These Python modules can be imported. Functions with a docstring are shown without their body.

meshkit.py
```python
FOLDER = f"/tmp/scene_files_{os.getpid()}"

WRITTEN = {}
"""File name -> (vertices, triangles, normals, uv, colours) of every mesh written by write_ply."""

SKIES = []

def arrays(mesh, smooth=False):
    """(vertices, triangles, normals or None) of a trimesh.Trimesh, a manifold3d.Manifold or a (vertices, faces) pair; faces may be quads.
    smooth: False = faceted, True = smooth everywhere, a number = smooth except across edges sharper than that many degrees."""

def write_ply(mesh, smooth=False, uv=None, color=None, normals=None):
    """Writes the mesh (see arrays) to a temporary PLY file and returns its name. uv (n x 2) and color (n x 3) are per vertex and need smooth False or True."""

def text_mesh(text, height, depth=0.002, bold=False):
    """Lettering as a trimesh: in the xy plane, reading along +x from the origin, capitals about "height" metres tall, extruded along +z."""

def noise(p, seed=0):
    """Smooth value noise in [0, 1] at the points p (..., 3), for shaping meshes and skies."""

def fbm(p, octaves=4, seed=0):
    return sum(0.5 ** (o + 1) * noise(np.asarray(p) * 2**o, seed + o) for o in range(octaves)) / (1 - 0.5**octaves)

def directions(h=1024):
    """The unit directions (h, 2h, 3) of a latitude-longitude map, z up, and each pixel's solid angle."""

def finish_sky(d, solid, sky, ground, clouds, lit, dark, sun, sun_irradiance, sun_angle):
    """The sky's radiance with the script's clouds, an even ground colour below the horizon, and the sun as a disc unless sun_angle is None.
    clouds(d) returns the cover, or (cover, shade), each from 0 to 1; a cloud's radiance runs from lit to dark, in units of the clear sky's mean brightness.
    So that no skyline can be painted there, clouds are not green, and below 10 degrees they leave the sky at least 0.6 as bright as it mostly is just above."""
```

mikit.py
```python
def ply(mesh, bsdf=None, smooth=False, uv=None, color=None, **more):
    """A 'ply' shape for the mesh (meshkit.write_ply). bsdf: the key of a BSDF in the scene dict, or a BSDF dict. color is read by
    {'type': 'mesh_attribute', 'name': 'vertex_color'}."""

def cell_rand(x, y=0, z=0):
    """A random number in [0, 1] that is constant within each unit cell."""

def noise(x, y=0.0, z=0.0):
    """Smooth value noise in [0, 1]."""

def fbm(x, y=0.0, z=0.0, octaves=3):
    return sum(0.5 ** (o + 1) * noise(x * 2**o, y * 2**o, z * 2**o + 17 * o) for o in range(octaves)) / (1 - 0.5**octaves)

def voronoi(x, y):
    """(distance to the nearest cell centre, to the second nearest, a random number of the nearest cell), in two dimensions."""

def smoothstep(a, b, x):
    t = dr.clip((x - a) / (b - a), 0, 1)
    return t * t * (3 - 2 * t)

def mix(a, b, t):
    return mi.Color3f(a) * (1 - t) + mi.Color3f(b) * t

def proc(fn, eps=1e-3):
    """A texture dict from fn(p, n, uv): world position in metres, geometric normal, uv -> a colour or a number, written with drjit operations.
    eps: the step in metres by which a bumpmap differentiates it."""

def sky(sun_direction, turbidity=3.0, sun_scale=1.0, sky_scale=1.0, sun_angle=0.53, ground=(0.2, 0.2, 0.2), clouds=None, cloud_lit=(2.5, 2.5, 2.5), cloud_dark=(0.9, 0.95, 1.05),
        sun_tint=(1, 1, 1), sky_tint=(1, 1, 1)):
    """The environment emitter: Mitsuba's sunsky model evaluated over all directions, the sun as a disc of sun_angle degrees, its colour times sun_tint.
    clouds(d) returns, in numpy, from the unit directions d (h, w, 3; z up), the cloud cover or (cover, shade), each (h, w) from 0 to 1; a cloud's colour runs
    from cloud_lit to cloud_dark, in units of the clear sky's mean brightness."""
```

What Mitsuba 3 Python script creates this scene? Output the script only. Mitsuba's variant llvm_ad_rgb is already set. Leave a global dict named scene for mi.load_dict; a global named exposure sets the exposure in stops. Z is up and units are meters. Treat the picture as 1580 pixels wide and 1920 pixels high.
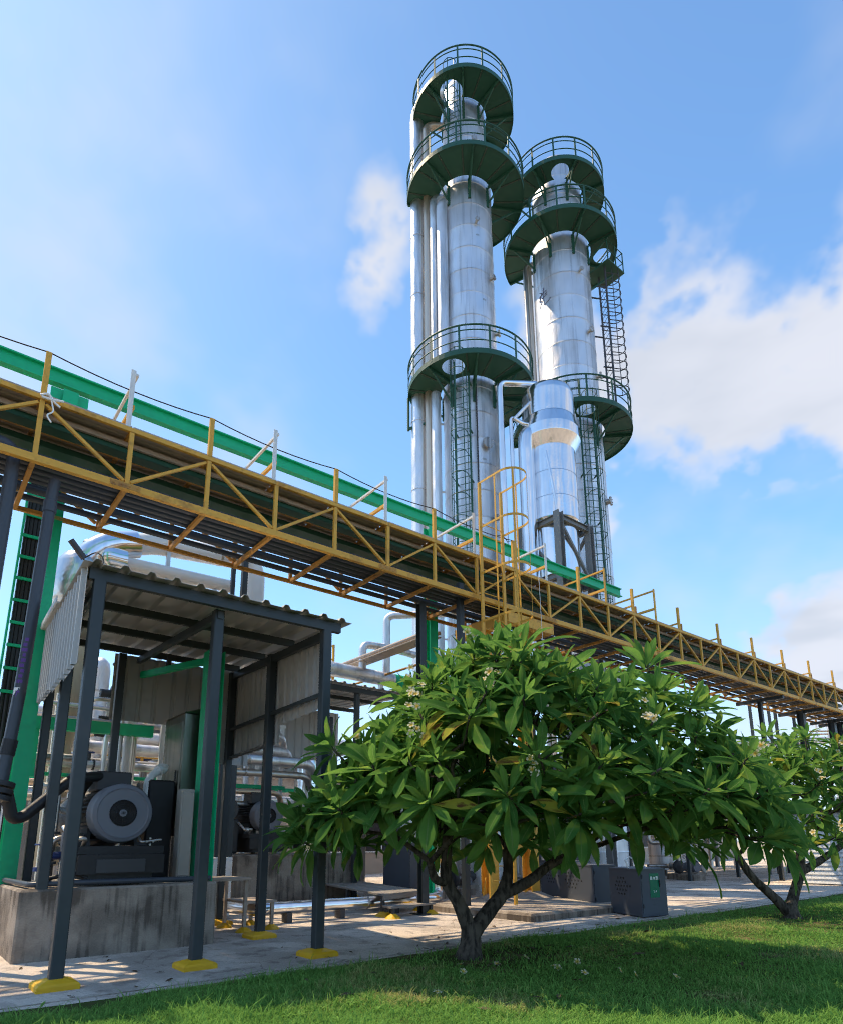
import math, random
import numpy as np, trimesh, drjit as dr, mitsuba as mi
import mikit, meshkit
from shapely.geometry import Polygon, Point
from shapely import affinity

scene, labels = {}, {}
RNG = np.random.default_rng(11)
random.seed(11)
T = mi.ScalarTransform4f

# ------------------------------------------------------------------ camera, sky, exposure
YAW, PITCH, ROLL = .888997, .22775, -.0070058
CAM = np.array([0, 0, 1.6])
FWD = np.array([math.cos(YAW) * math.cos(PITCH), math.sin(YAW) * math.cos(PITCH), math.sin(PITCH)])
RT = np.cross(FWD, [0, 0, 1]); RT /= np.linalg.norm(RT)
UP = np.cross(RT, FWD)
UP = -math.sin(ROLL) * RT + math.cos(ROLL) * UP
exposure = 1.72
scene['camera'] = dict(type='perspective', fov=2 * math.degrees(math.atan(790 / 1215.4)), fov_axis='x',
                       principal_point_offset_y=-(1299.7 - 960) / 1920, near_clip=.05, far_clip=3000.0,
                       to_world=T().look_at(origin=CAM.tolist(), target=(CAM + FWD).tolist(), up=UP.tolist()))
SUN_AZ, SUN_EL = math.radians(118), math.radians(60.5)
SUN = [math.cos(SUN_AZ) * math.cos(SUN_EL), math.sin(SUN_AZ) * math.cos(SUN_EL), math.sin(SUN_EL)]


def cloud_cover(d):
    az = np.degrees(np.arctan2(d[..., 1], d[..., 0])); el = np.degrees(np.arcsin(d[..., 2]))
    q = d / np.maximum(d[..., 2:], .12)
    n1 = meshkit.fbm(np.stack([q[..., 0] * 2.6, q[..., 1] * 2.6, d[..., 2] * 7], -1), 6, 3)
    n2 = meshkit.fbm(d * 9.0, 6, 5)
    n3 = meshkit.fbm(d * 3.2, 5, 9)
    n4 = meshkit.fbm(d * 19.0, 5, 12)

    def bank(a, e, wa, we):          # a cloud bank: a soft region that the noise breaks up
        da = (az - a + 180) % 360 - 180
        return np.exp(-(da / wa) ** 2 - ((el - e) / we) ** 2)
    m = np.maximum.reduce([1.12 * bank(11, 34, 12, 9), 1.1 * bank(24, 36, 11, 11), 1.0 * bank(36, 35, 9, 11), .92 * bank(54.5, 47, 5.5, 8), 1.1 * bank(16, 13, 9, 6),
                           .8 * bank(-40, 35, 40, 14), .7 * bank(160, 22, 35, 8), .7 * bank(-120, 30, 50, 12), .6 * bank(75, 8, 30, 5)])
    puff = 1 - np.abs(2 * n4 - 1)
    c = mikit_s(.345, .66, m * .68 + 1.0 * (n2 - .5) * np.clip(m * 3, 0, 1) + .55 * (puff * n4 - .42) * np.clip(m * 2, 0, 1) + .06)
    veil = .55 * mikit_s(.42, .68, n3 * .7 + n2 * .3) * mikit_s(78, 35, el) + .16 * bank(80, 48, 16, 12) * (.2 + 1.6 * n3) + .30 * mikit_s(26, 2, el)
    cover = np.clip(np.maximum(c * .9, veil * .75) + .03, 0, 1)
    shade = np.clip(.15 + .75 * mikit_s(.35, .75, n1) * c, 0, 1)
    return cover, shade


def mikit_s(a, b, x):
    t = np.clip((x - a) / (b - a), 0, 1)
    return t * t * (3 - 2 * t)


scene['sky'] = mikit.sky(SUN, turbidity=2.3, sun_scale=1.15, sun_tint=(1.06, 1.0, .88), sky_scale=2.45, clouds=cloud_cover, cloud_lit=(1.2, 1.22, 1.32), cloud_dark=(.92, .98, 1.1), sun_angle=.6, sky_tint=(.86, 1.02, 1.0))

# ------------------------------------------------------------------ materials
N, FB, SS, MX = mikit.noise, mikit.fbm, mikit.smoothstep, mikit.mix


def mat(key, **kw):
    b = {'type': 'principled'}
    for k, v in kw.items():
        if k in ('base_color',) and not isinstance(v, dict):
            v = {'type': 'rgb', 'value': list(v)}
        b[k] = v
    scene[key] = {'type': 'twosided', 'bsdf': b}


PLAIN = {'green_dark', 'dark_pipe', 'motor_grey', 'iron', 'black', 'box_grey', 'sign_green', 'white', 'beige', 'red', 'blue', 'purple', 'tan_foil', 'stand_grey'}


def paint(key, col, dirt=(.12, .09, .06), amt=.35, rough=.45, sc=3.0, streak=1.0):
    if key in PLAIN:
        mat(key, base_color=col, roughness=rough, specular=.4)
        return
    col, dirt = [float(x) for x in col], [float(x) for x in dirt]

    def fn(p, n, uv):
        a = FB(p.x * sc, p.y * sc, p.z * sc * streak, 4)
        b = N(p.x * sc * 9, p.y * sc * 9, p.z * sc * 7)
        t = SS(.5, .85, a * .8 + b * .2) * amt
        return MX(mi.Color3f(*col) * (.86 + .28 * a), mi.Color3f(*dirt), t)
    mat(key, base_color=mikit.proc(fn), roughness=rough, specular=.4)


def metal(key, col, rough, bump=0.0, streak=.19):
    col = [float(x) for x in col]

    def fn(p, n, uv):
        a = FB(p.x * 9, p.y * 9, p.z * .35, 4)
        b = FB(p.x * 1.3, p.y * 1.3, p.z * .9 + 7, 3)
        return mi.Color3f(*col) * (1 - streak * 1.6 * SS(.45, .8, a) - streak * .8 * b)

    def rf(p, n, uv):
        return rough * (.75 + .6 * FB(p.x * 4, p.y * 4, p.z * 1.2, 3))
    b = {'type': 'principled', 'base_color': mikit.proc(fn), 'roughness': mikit.proc(rf), 'metallic': 1.0}
    if bump:
        def bf(p, n, uv):
            return FB(p.x * 1.9, p.y * 1.9, p.z * 1.1, 2) + .05 * N(p.x * 14, p.y * 14, p.z * 14)
        b = {'type': 'bumpmap', 'arbitrary': mikit.proc(bf, 4e-3), 'scale': bump, 'bsdf': b}
    scene[key] = {'type': 'twosided', 'bsdf': b}


metal('alu', (.86, .87, .89), .44, .05)
metal('alu_two', (.80, .81, .84), .5, .05)
metal('alu_bright', (.86, .87, .89), .14, .03, .06)
metal('alu_dull', (.62, .60, .57), .42, .03, .25)
metal('foil', (.80, .79, .77), .25, .10, .2)
metal('inox', (.30, .29, .25), .3, .02)
paint('green_dark', (.016, .08, .054), (.03, .03, .025), .3, .5)
paint('green', (.002, .40, .18), (.02, .16, .09), .35, .42, 1.6)
paint('slate', (.028, .037, .042), (.06, .055, .05), .4, .42, 2)
paint('dark_pipe', (.045, .054, .068), (.05, .045, .04), .3, .4, 2)
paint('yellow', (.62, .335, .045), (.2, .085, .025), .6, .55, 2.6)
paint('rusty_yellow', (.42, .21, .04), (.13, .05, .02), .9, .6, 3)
paint('yellow_bright', (.68, .38, .012), (.25, .15, .05), .5, .5, 4)
paint('white_paint', (.66, .67, .66), (.3, .28, .25), .35, .5, 3)
paint('deck', (.38, .31, .25), (.14, .10, .08), .7, .5, 1.2)
paint('sheet', (.37, .375, .365), (.23, .21, .18), .55, .42, 1.4, .35)
paint('motor_grey', (.135, .145, .17), (.06, .06, .06), .35, .45, 4)
paint('iron', (.042, .044, .048), (.05, .04, .03), .5, .5, 4)
paint('black', (.016, .016, .018), (.03, .03, .03), .3, .5, 5)
paint('box_grey', (.07, .082, .105), (.05, .05, .05), .3, .4, 2)
paint('stand_grey', (.17, .175, .175), (.08, .07, .06), .4, .5, 2)
paint('plank_grey', (.21, .19, .17), (.1, .085, .07), .5, .6, 3)
mat('roof_metal', base_color=(.50, .485, .46), roughness=.42, metallic=.65)
mat('wrap', base_color=(.66, .63, .60), roughness=.3, specular=.6)
mat('tan_metal', base_color=(.68, .56, .44), roughness=.38, metallic=.85)
mat('rust_green', base_color=(.035, .06, .045), roughness=.6)
mat('scrawl_ink', base_color=(.12, .13, .2), roughness=.6)
mat('dry_leaf_mat', base_color=(.07, .045, .025), roughness=.8)
paint('sign_green', (.0, .17, .085), (.01, .11, .06), .3, .35, 3)
paint('white', (.75, .76, .74), (.5, .5, .48), .2, .4)
paint('beige', (.33, .31, .27), (.2, .18, .15), .3, .5)
paint('red', (.42, .02, .012), (.2, .02, .02), .3, .4)
paint('blue', (.01, .035, .16), (.03, .03, .05), .3, .4)
paint('purple', (.10, .03, .22), (.05, .03, .1), .2, .45)
paint('tan_foil', (.40, .33, .23), (.18, .13, .08), .7, .38, 4)


def concrete_fn(base, dark, sc):
    def fn(p, n, uv):
        a = FB(p.x * sc, p.y * sc, p.z * sc, 5)
        g = N(p.x * 60, p.y * 60, p.z * 60)
        s = FB(p.x * 17 + p.y * 17, p.z * .7, 3.0, 4) * .5 + .5 * FB(p.x * 3.3 + p.y * 3.3, p.z * 2.2, 9.0, 4)                    # runs of rain down upright faces
        up = SS(.5, .9, dr.abs(n.z))
        w = FB(p.x * 5, p.y * 5, p.z * 5 + 11, 4)
        t = SS(.42, .72, a) * .6 + SS(.55, .70, w) * .4 * up + (1 - up) * SS(.45, .7, s) * .75
        c = MX(mi.Color3f(*base), mi.Color3f(*dark), dr.minimum(t, 1))
        v1, v2, _ = mikit.voronoi(p.x * .55 + .3 * a, p.y * .55 + .2 * a)
        crack = (1 - SS(.0, .012, v2 - v1)) * up
        return c * (.86 + .28 * g) * (1 - .45 * crack)
    return fn


def pave_bump(p, n, uv):
    return .5 * FB(p.x * 30, p.y * 30, p.z * 30, 3) + .5 * FB(p.x * 3, p.y * 3, p.z * 3, 2)


for key, base, dark, sc in (('pavement_mat', (.42, .365, .31), (.19, .16, .135), 1.3), ('plinth_mat', (.30, .255, .21), (.10, .083, .068), 1.9)):
    scene[key] = {'type': 'twosided', 'bsdf': {'type': 'bumpmap', 'arbitrary': mikit.proc(pave_bump, 2e-3), 'scale': .006,
                  'bsdf': {'type': 'principled', 'base_color': mikit.proc(concrete_fn(base, dark, sc)), 'roughness': .85, 'specular': .25}}}
mat('far_ground', base_color=(.25, .215, .17), roughness=.95)
mat('dark_joint', base_color=(.05, .045, .04), roughness=.9)


def soil_fn(p, n, uv):
    a = FB(p.x * 2.2, p.y * 2.2, 1.0, 4)
    b = FB(p.x * 17, p.y * 17, 2.0, 3)
    return MX(MX(mi.Color3f(.035, .055, .012), mi.Color3f(.13, .10, .05), SS(.5, .75, a)), mi.Color3f(.05, .035, .02), SS(.45, .8, b) * .6)


mat('soil', base_color=mikit.proc(soil_fn), roughness=.95, specular=.1)


def grass_fn(p, n, uv):
    a = FB(p.x * .8, p.y * .8, 3.0, 4)
    r = N(p.x * 31, p.y * 31, 5.0)
    c = MX(mi.Color3f(.12, .28, .06), mi.Color3f(.24, .43, .10), r)
    return MX(c, mi.Color3f(.50, .43, .19), SS(.56, .80, a * .75 + r * .25) * .8)


scene['grass_mat'] = {'type': 'principledthin', 'base_color': mikit.proc(grass_fn), 'roughness': .5, 'diff_trans': .9, 'spec_tint': 0.0, 'eta': 1.4}


def leaf_fn(p, n, uv):
    a = FB(p.x * 1.6, p.y * 1.6, p.z * 1.6, 3)
    r = N(p.x * 6, p.y * 6, p.z * 6)
    side = dr.abs(uv.y - .5) * 2
    rib = 1 - SS(.04, .11, side)
    ph = uv.x * 17 - side * 1.6
    vein = 1 - SS(.0, .16, dr.abs(ph - dr.floor(ph) - .5))
    c = MX(mi.Color3f(.058, .165, .036), mi.Color3f(.17, .325, .06), SS(.3, .7, a * .6 + r * .4))
    c = MX(c, mi.Color3f(.26, .33, .05), SS(.66, .8, r) * .6)
    return MX(c, mi.Color3f(.17, .27, .09), dr.minimum(rib * .8 + vein * .2, 1))


scene['leaf_mat'] = {'type': 'principledthin', 'base_color': mikit.proc(leaf_fn), 'roughness': .27, 'diff_trans': 1.1, 'spec_tint': 0.0, 'eta': 1.7}


def old_leaf_fn(p, n, uv):
    r = FB(uv.x * 3 + p.x * 9, uv.y * 3, p.z * 9, 3)
    return MX(mi.Color3f(.36, .34, .05), mi.Color3f(.14, .07, .03), SS(.5, .7, r))


scene['old_leaf_mat'] = {'type': 'principledthin', 'base_color': mikit.proc(old_leaf_fn), 'roughness': .5, 'diff_trans': .9, 'spec_tint': 0.0, 'eta': 1.4}


def bark_fn(p, n, uv):
    a = FB(p.x * 26, p.y * 26, p.z * 5, 4)
    b = FB(p.x * 4, p.y * 4, p.z * 4, 3)
    return MX(mi.Color3f(.105, .085, .068), mi.Color3f(.03, .024, .02), SS(.35, .7, a)) * (.7 + .6 * b)


def bark_bump(p, n, uv):
    return FB(p.x * 24, p.y * 24, p.z * 6, 4)


scene['bark'] = {'type': 'twosided', 'bsdf': {'type': 'bumpmap', 'arbitrary': mikit.proc(bark_bump, 2e-3), 'scale': .02,
                 'bsdf': {'type': 'principled', 'base_color': mikit.proc(bark_fn), 'roughness': .85, 'specular': .2}}}
scene['petal'] = {'type': 'principledthin', 'base_color': {'type': 'mesh_attribute', 'name': 'vertex_color'}, 'roughness': .5, 'diff_trans': .7, 'eta': 1.3}


# ------------------------------------------------------------------ helpers: entries
def free(key):
    if key not in scene and key not in labels:
        return key
    i = 1
    while f'{key}_{i:03d}' in scene or f'{key}_{i:03d}' in labels:
        i += 1
    return f'{key}_{i:03d}'


_seen = {}


def fast_free(key):
    i = _seen.get(key, 0); _seen[key] = i + 1
    return key if i == 0 else f'{key}_{i:03d}'


def thing(name, label=None, cat=None, group=None, kind=None):
    key = fast_free(name)
    d = {}
    if label: d['label'] = label
    if cat: d['category'] = cat
    if group: d['group'] = group
    if kind: d['kind'] = kind
    labels[key] = d
    return key


def part(parent, name, mesh, m, smooth=False, label=None, kind=None, **kw):
    key = fast_free(parent + '__' + name)
    scene[key] = mesh if isinstance(mesh, dict) else mikit.ply(mesh, m, smooth, **kw)
    if label or kind:
        labels[key] = {**({'label': label} if label else {}), **({'kind': kind} if kind else {})}
    return key


def whole(name, mesh, m, label=None, cat=None, group=None, kind=None, smooth=False, **kw):
    key = thing(name, label, cat, group, kind)
    scene[key] = mesh if isinstance(mesh, dict) else mikit.ply(mesh, m, smooth, **kw)
    return key


# ------------------------------------------------------------------ helpers: meshes as (vertices, triangles)
def cat(*ms):
    ms = [m for m in ms if m is not None]
    vs, fs, o = [], [], 0
    for v, f in ms:
        vs.append(v); fs.append(np.asarray(f) + o); o += len(v)
    return np.vstack(vs), np.vstack(fs)


def A(*p): return np.array(p, float)


def unit(v):
    v = np.asarray(v, float)
    return v / (np.linalg.norm(v) + 1e-12)


def frame_of(d, up=(0, 0, 1)):
    d = unit(d); up = np.asarray(up, float)
    if abs(d @ unit(up)) > .98:
        up = A(1, 0, 0) if abs(d[0]) < .9 else A(0, 1, 0)
    s = unit(np.cross(d, up)); u = np.cross(s, d)
    return s, u


_tri = {}


def extr(prof, p0, p1, up=(0, 0, 1)):
    """a closed profile (side, up) swept straight from p0 to p1"""
    prof = np.asarray(prof, float); k = len(prof)
    key = prof.tobytes()
    if key not in _tri:
        v2, f2 = trimesh.creation.triangulate_polygon(Polygon(prof), engine='earcut')
        idx = [int(np.argmin(((prof - q) ** 2).sum(1))) for q in v2]
        _tri[key] = np.array([[idx[i] for i in t] for t in f2])
    cap = _tri[key]
    p0, p1 = A(*p0), A(*p1)
    s, u = frame_of(p1 - p0, up)
    off = prof[:, :1] * s + prof[:, 1:] * u
    i = np.arange(k); j = (i + 1) % k
    f = np.vstack([np.stack([i, j, j + k], 1), np.stack([i, j + k, i + k], 1), cap, cap[:, ::-1] + k])
    return np.vstack([p0 + off, p1 + off]), f


def rect(w, h, c=0.0):
    w, h = w / 2, h / 2
    if c <= 0: return [(-w, -h), (w, -h), (w, h), (-w, h)]
    return [(-w + c, -h), (w - c, -h), (w, -h + c), (w, h - c), (w - c, h), (-w + c, h), (-w, h - c), (-w, -h + c)]


def ibeam(w, h, t=.012, tw=.01):
    w, h, tw = w / 2, h / 2, tw / 2
    return [(-w, -h), (w, -h), (w, -h + t), (tw, -h + t), (tw, h - t), (w, h - t), (w, h), (-w, h), (-w, h - t), (-tw, h - t), (-tw, -h + t), (-w, -h + t)]


def angle(w, h, t=.008):
    return [(0, 0), (w, 0), (w, t), (t, t), (t, h), (0, h)]


def bar(p0, p1, w, h=None, up=(0, 0, 1), c=0.0):
    return extr(rect(w, h or w, c), p0, p1, up)


def box(lo, hi, c=0.0):
    lo, hi = A(*lo), A(*hi)
    m = (lo + hi) / 2
    return extr(rect(hi[0] - lo[0], hi[1] - lo[1], c), (m[0], m[1], lo[2]), (m[0], m[1], hi[2]), (0, 1, 0))


def bevel_box(lo, hi, r=.02):
    lo, hi = A(*lo), A(*hi)
    pts = [p for a in (0, 1) for b in (0, 1) for c_ in (0, 1) for p in
           [[(lo, hi)[a][0] + (r if a == 0 else -r) * (k != 0), (lo, hi)[b][1] + (r if b == 0 else -r) * (k != 1), (lo, hi)[c_][2] + (r if c_ == 0 else -r) * (k != 2)] for k in range(3)]]
    h = trimesh.convex.convex_hull(np.array(pts))
    return np.array(h.vertices), np.array(h.faces)


def sweep(pts, rad, n=12, caps=True, up=None):
    """a round tube along a polyline; rad: one radius or one per point"""
    p = np.asarray(pts, float); k = len(p)
    rad = np.broadcast_to(np.asarray(rad, float), (k,))
    t = np.empty_like(p); t[1:-1] = p[2:] - p[:-2]; t[0] = p[1] - p[0]; t[-1] = p[-1] - p[-2]
    t /= np.linalg.norm(t, axis=1, keepdims=True) + 1e-12
    s, _ = frame_of(t[0], up if up is not None else (0, 0, 1))
    a = np.arange(n) * 2 * np.pi / n
    rings = []
    for i in range(k):
        s = unit(s - t[i] * (s @ t[i])); u = np.cross(t[i], s)
        rings.append(p[i] + rad[i] * (np.cos(a)[:, None] * s + np.sin(a)[:, None] * u))
    v = np.vstack(rings)
    i, j = np.meshgrid(np.arange(k - 1), np.arange(n), indexing='ij')
    q = np.stack([i * n + j, i * n + (j + 1) % n, (i + 1) * n + (j + 1) % n, (i + 1) * n + j], -1).reshape(-1, 4)
    f = np.vstack([q[:, [0, 1, 2]], q[:, [0, 2, 3]]])
    if caps:
        v = np.vstack([v, p[0], p[-1]]); jj = np.arange(n)
        f = np.vstack([f, np.stack([(jj + 1) % n, jj, jj * 0 + k * n], 1), np.stack([jj + (k - 1) * n, (jj + 1) % n + (k - 1) * n, jj * 0 + k * n + 1], 1)])
    return v, f


def bend(pts, r, n=6):
    """round the corners of a polyline"""
    pts = [A(*p) for p in pts]
    out = [pts[0]]
    for a, b, c_ in zip(pts, pts[1:], pts[2:]):
        d0, d1 = unit(a - b), unit(c_ - b)
        rr = min(r, .48 * np.linalg.norm(a - b), .48 * np.linalg.norm(c_ - b))
        for i in range(n + 1):
            t = i / n
            out.append((1 - t) ** 2 * (b + d0 * rr) + 2 * t * (1 - t) * b + t * t * (b + d1 * rr))
    out.append(pts[-1])
    return np.array(out)


def pipe(pts, r, br=None, n=12):
    return sweep(bend(pts, br if br is not None else r * 3), r, n)


def lathe(prof, n=48, c=(0, 0, 0), axis=(0, 0, 1)):
    """(radius, height) pairs turned about an axis through c"""
    prof = np.asarray(prof, float); k = len(prof)
    s, u = frame_of(axis, (0, 1, 0) if abs(axis[2]) > .9 else (0, 0, 1)); w = unit(axis)
    a = np.arange(n) * 2 * np.pi / n
    ring = np.cos(a)[:, None] * u + np.sin(a)[:, None] * s
    v = np.vstack([A(*c) + r * ring + h * w for r, h in prof])
    i, j = np.meshgrid(np.arange(k - 1), np.arange(n), indexing='ij')
    q = np.stack([i * n + j, (i + 1) * n + j, (i + 1) * n + (j + 1) % n, i * n + (j + 1) % n], -1).reshape(-1, 4)
    return v, np.vstack([q[:, [0, 1, 2]], q[:, [0, 2, 3]]])


def slab(poly, z0, z1):
    """a shapely polygon as a level plate"""
    out = []
    for g in getattr(poly, 'geoms', [poly]):
        m = trimesh.creation.extrude_polygon(g, z1 - z0, engine='earcut'); m.apply_translation([0, 0, z0])
        out.append((np.array(m.vertices), np.array(m.faces)))
    return cat(*out)


def sector(c, r0, r1, a0, a1, n=48):
    a = np.radians(np.linspace(a0, a1, n))
    o = [(c[0] + r1 * math.cos(t), c[1] + r1 * math.sin(t)) for t in a]
    i = [(c[0] + r0 * math.cos(t), c[1] + r0 * math.sin(t)) for t in a[::-1]]
    return Polygon(o + i)


def arc(c, r, z, a0, a1, n=40):
    a = np.radians(np.linspace(a0, a1, n))
    return np.stack([c[0] + r * np.cos(a), c[1] + r * np.sin(a), np.full(n, z)], 1)


def corrugated(p0, u, v, width, length, pitch=.3, rib=.03, top=.05, foot=.1, th=.004, phase=0.0):
    """trapezoid sheet: ribs run along v, profile across u, ribs rise along u x v"""
    p0, u, v = A(*p0), unit(u), unit(v)
    n = unit(np.cross(u, v))
    pts, x = [(0, 0)], phase
    while x < width - 1e-6:
        for dx, h in ((pitch / 2 - foot / 2, 0), (pitch / 2 - top / 2, rib), (pitch / 2 + top / 2, rib), (pitch / 2 + foot / 2, 0)):
            if 0 < x + dx < width: pts.append((x + dx, h))
        x += pitch
    pts.append((width, 0))
    q = np.array(pts)
    low = np.array([p0 + a * u + b * n for a, b in q]); hi = low + n * th
    k = len(q)
    V = np.vstack([low, low + v * length, hi, hi + v * length])
    i = np.arange(k - 1)
    F = [np.stack([i, i + 1, i + 1 + k], 1), np.stack([i, i + 1 + k, i + k], 1),
         np.stack([i + 2 * k, i + 3 * k, i + 1 + 3 * k], 1), np.stack([i + 2 * k, i + 1 + 3 * k, i + 1 + 2 * k], 1),
         np.stack([i, i + 2 * k, i + 1 + 2 * k], 1), np.stack([i, i + 1 + 2 * k, i + 1], 1),
         np.stack([i + k, i + 1 + k, i + 1 + 3 * k], 1), np.stack([i + k, i + 1 + 3 * k, i + 3 * k], 1)]
    return V, np.vstack(F)


def bolt_ring(c, axis, r, n, br=.02, h=.03):
    s, u = frame_of(axis); w = unit(axis)
    return cat(*[extr([(br * math.cos(t), br * math.sin(t)) for t in np.arange(6) * math.pi / 3], A(*c) + r * (math.cos(a) * s + math.sin(a) * u), A(*c) + r * (math.cos(a) * s + math.sin(a) * u) + w * h)
                 for a in np.arange(n) * 2 * math.pi / n])


def flange(c, axis, r, t=.03):
    w = unit(axis)
    return lathe([(0, -t), (r, -t), (r, t), (0, t)], 24, c, axis)

# ================================================================== THE SETTING
whole('ground', box((-400, -400, -.6), (900, 900, -.03)), 'far_ground', kind='structure', label='pale bare ground around the plant')
EDGE = 7.82                                            # where the concrete ends and the lawn begins
yard = cat(box((-12, 8.2, -.3), (3.9, 60, 0)), box((3.906, 8.2, -.3), (9.9, 60, 0)), box((9.906, 8.2, -.3), (70, 60, 0)))
whole('pavement', yard, 'pavement_mat', kind='structure', label='pale worn concrete yard with stains and fallen leaves')
for a, b in ((-12, -2), (-1.994, 3.9), (3.906, 9.9), (9.906, 17), (17.006, 26), (26.006, 40)):
    whole('kerb', bevel_box((a, 7.86, -.3), (b, 8.17, -.004), .015), 'pavement_mat', kind='structure', label='concrete edge strip beside the lawn')


def lawn_z(x, y):
    return .015 + .045 * meshkit.noise(np.stack([x * .6, y * .6, x * 0], -1), 4) + .02 * meshkit.noise(np.stack([x * 2.3, y * 2.3, x * 0], -1), 6) - .05 * np.clip(1 - np.hypot(x - 6.63, y - 7.14) / .5, -1, 0) * 0


gx, gy = np.meshgrid(np.linspace(-8, 46, 180), np.concatenate([np.linspace(-14, 3, 18), np.linspace(3.2, 7.85, 60)]), indexing='ij')
gz = lawn_z(gx, gy) - .012
gv = np.stack([gx, gy, gz], -1).reshape(-1, 3)
nx, ny = gx.shape
ii, jj = np.meshgrid(np.arange(nx - 1), np.arange(ny - 1), indexing='ij')
q = np.stack([ii * ny + jj, (ii + 1) * ny + jj, (ii + 1) * ny + jj + 1, ii * ny + jj + 1], -1).reshape(-1, 4)
whole('lawn', (gv, q), 'soil', kind='structure', smooth=True, label='lawn bed of dark earth with dry patches')


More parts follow.
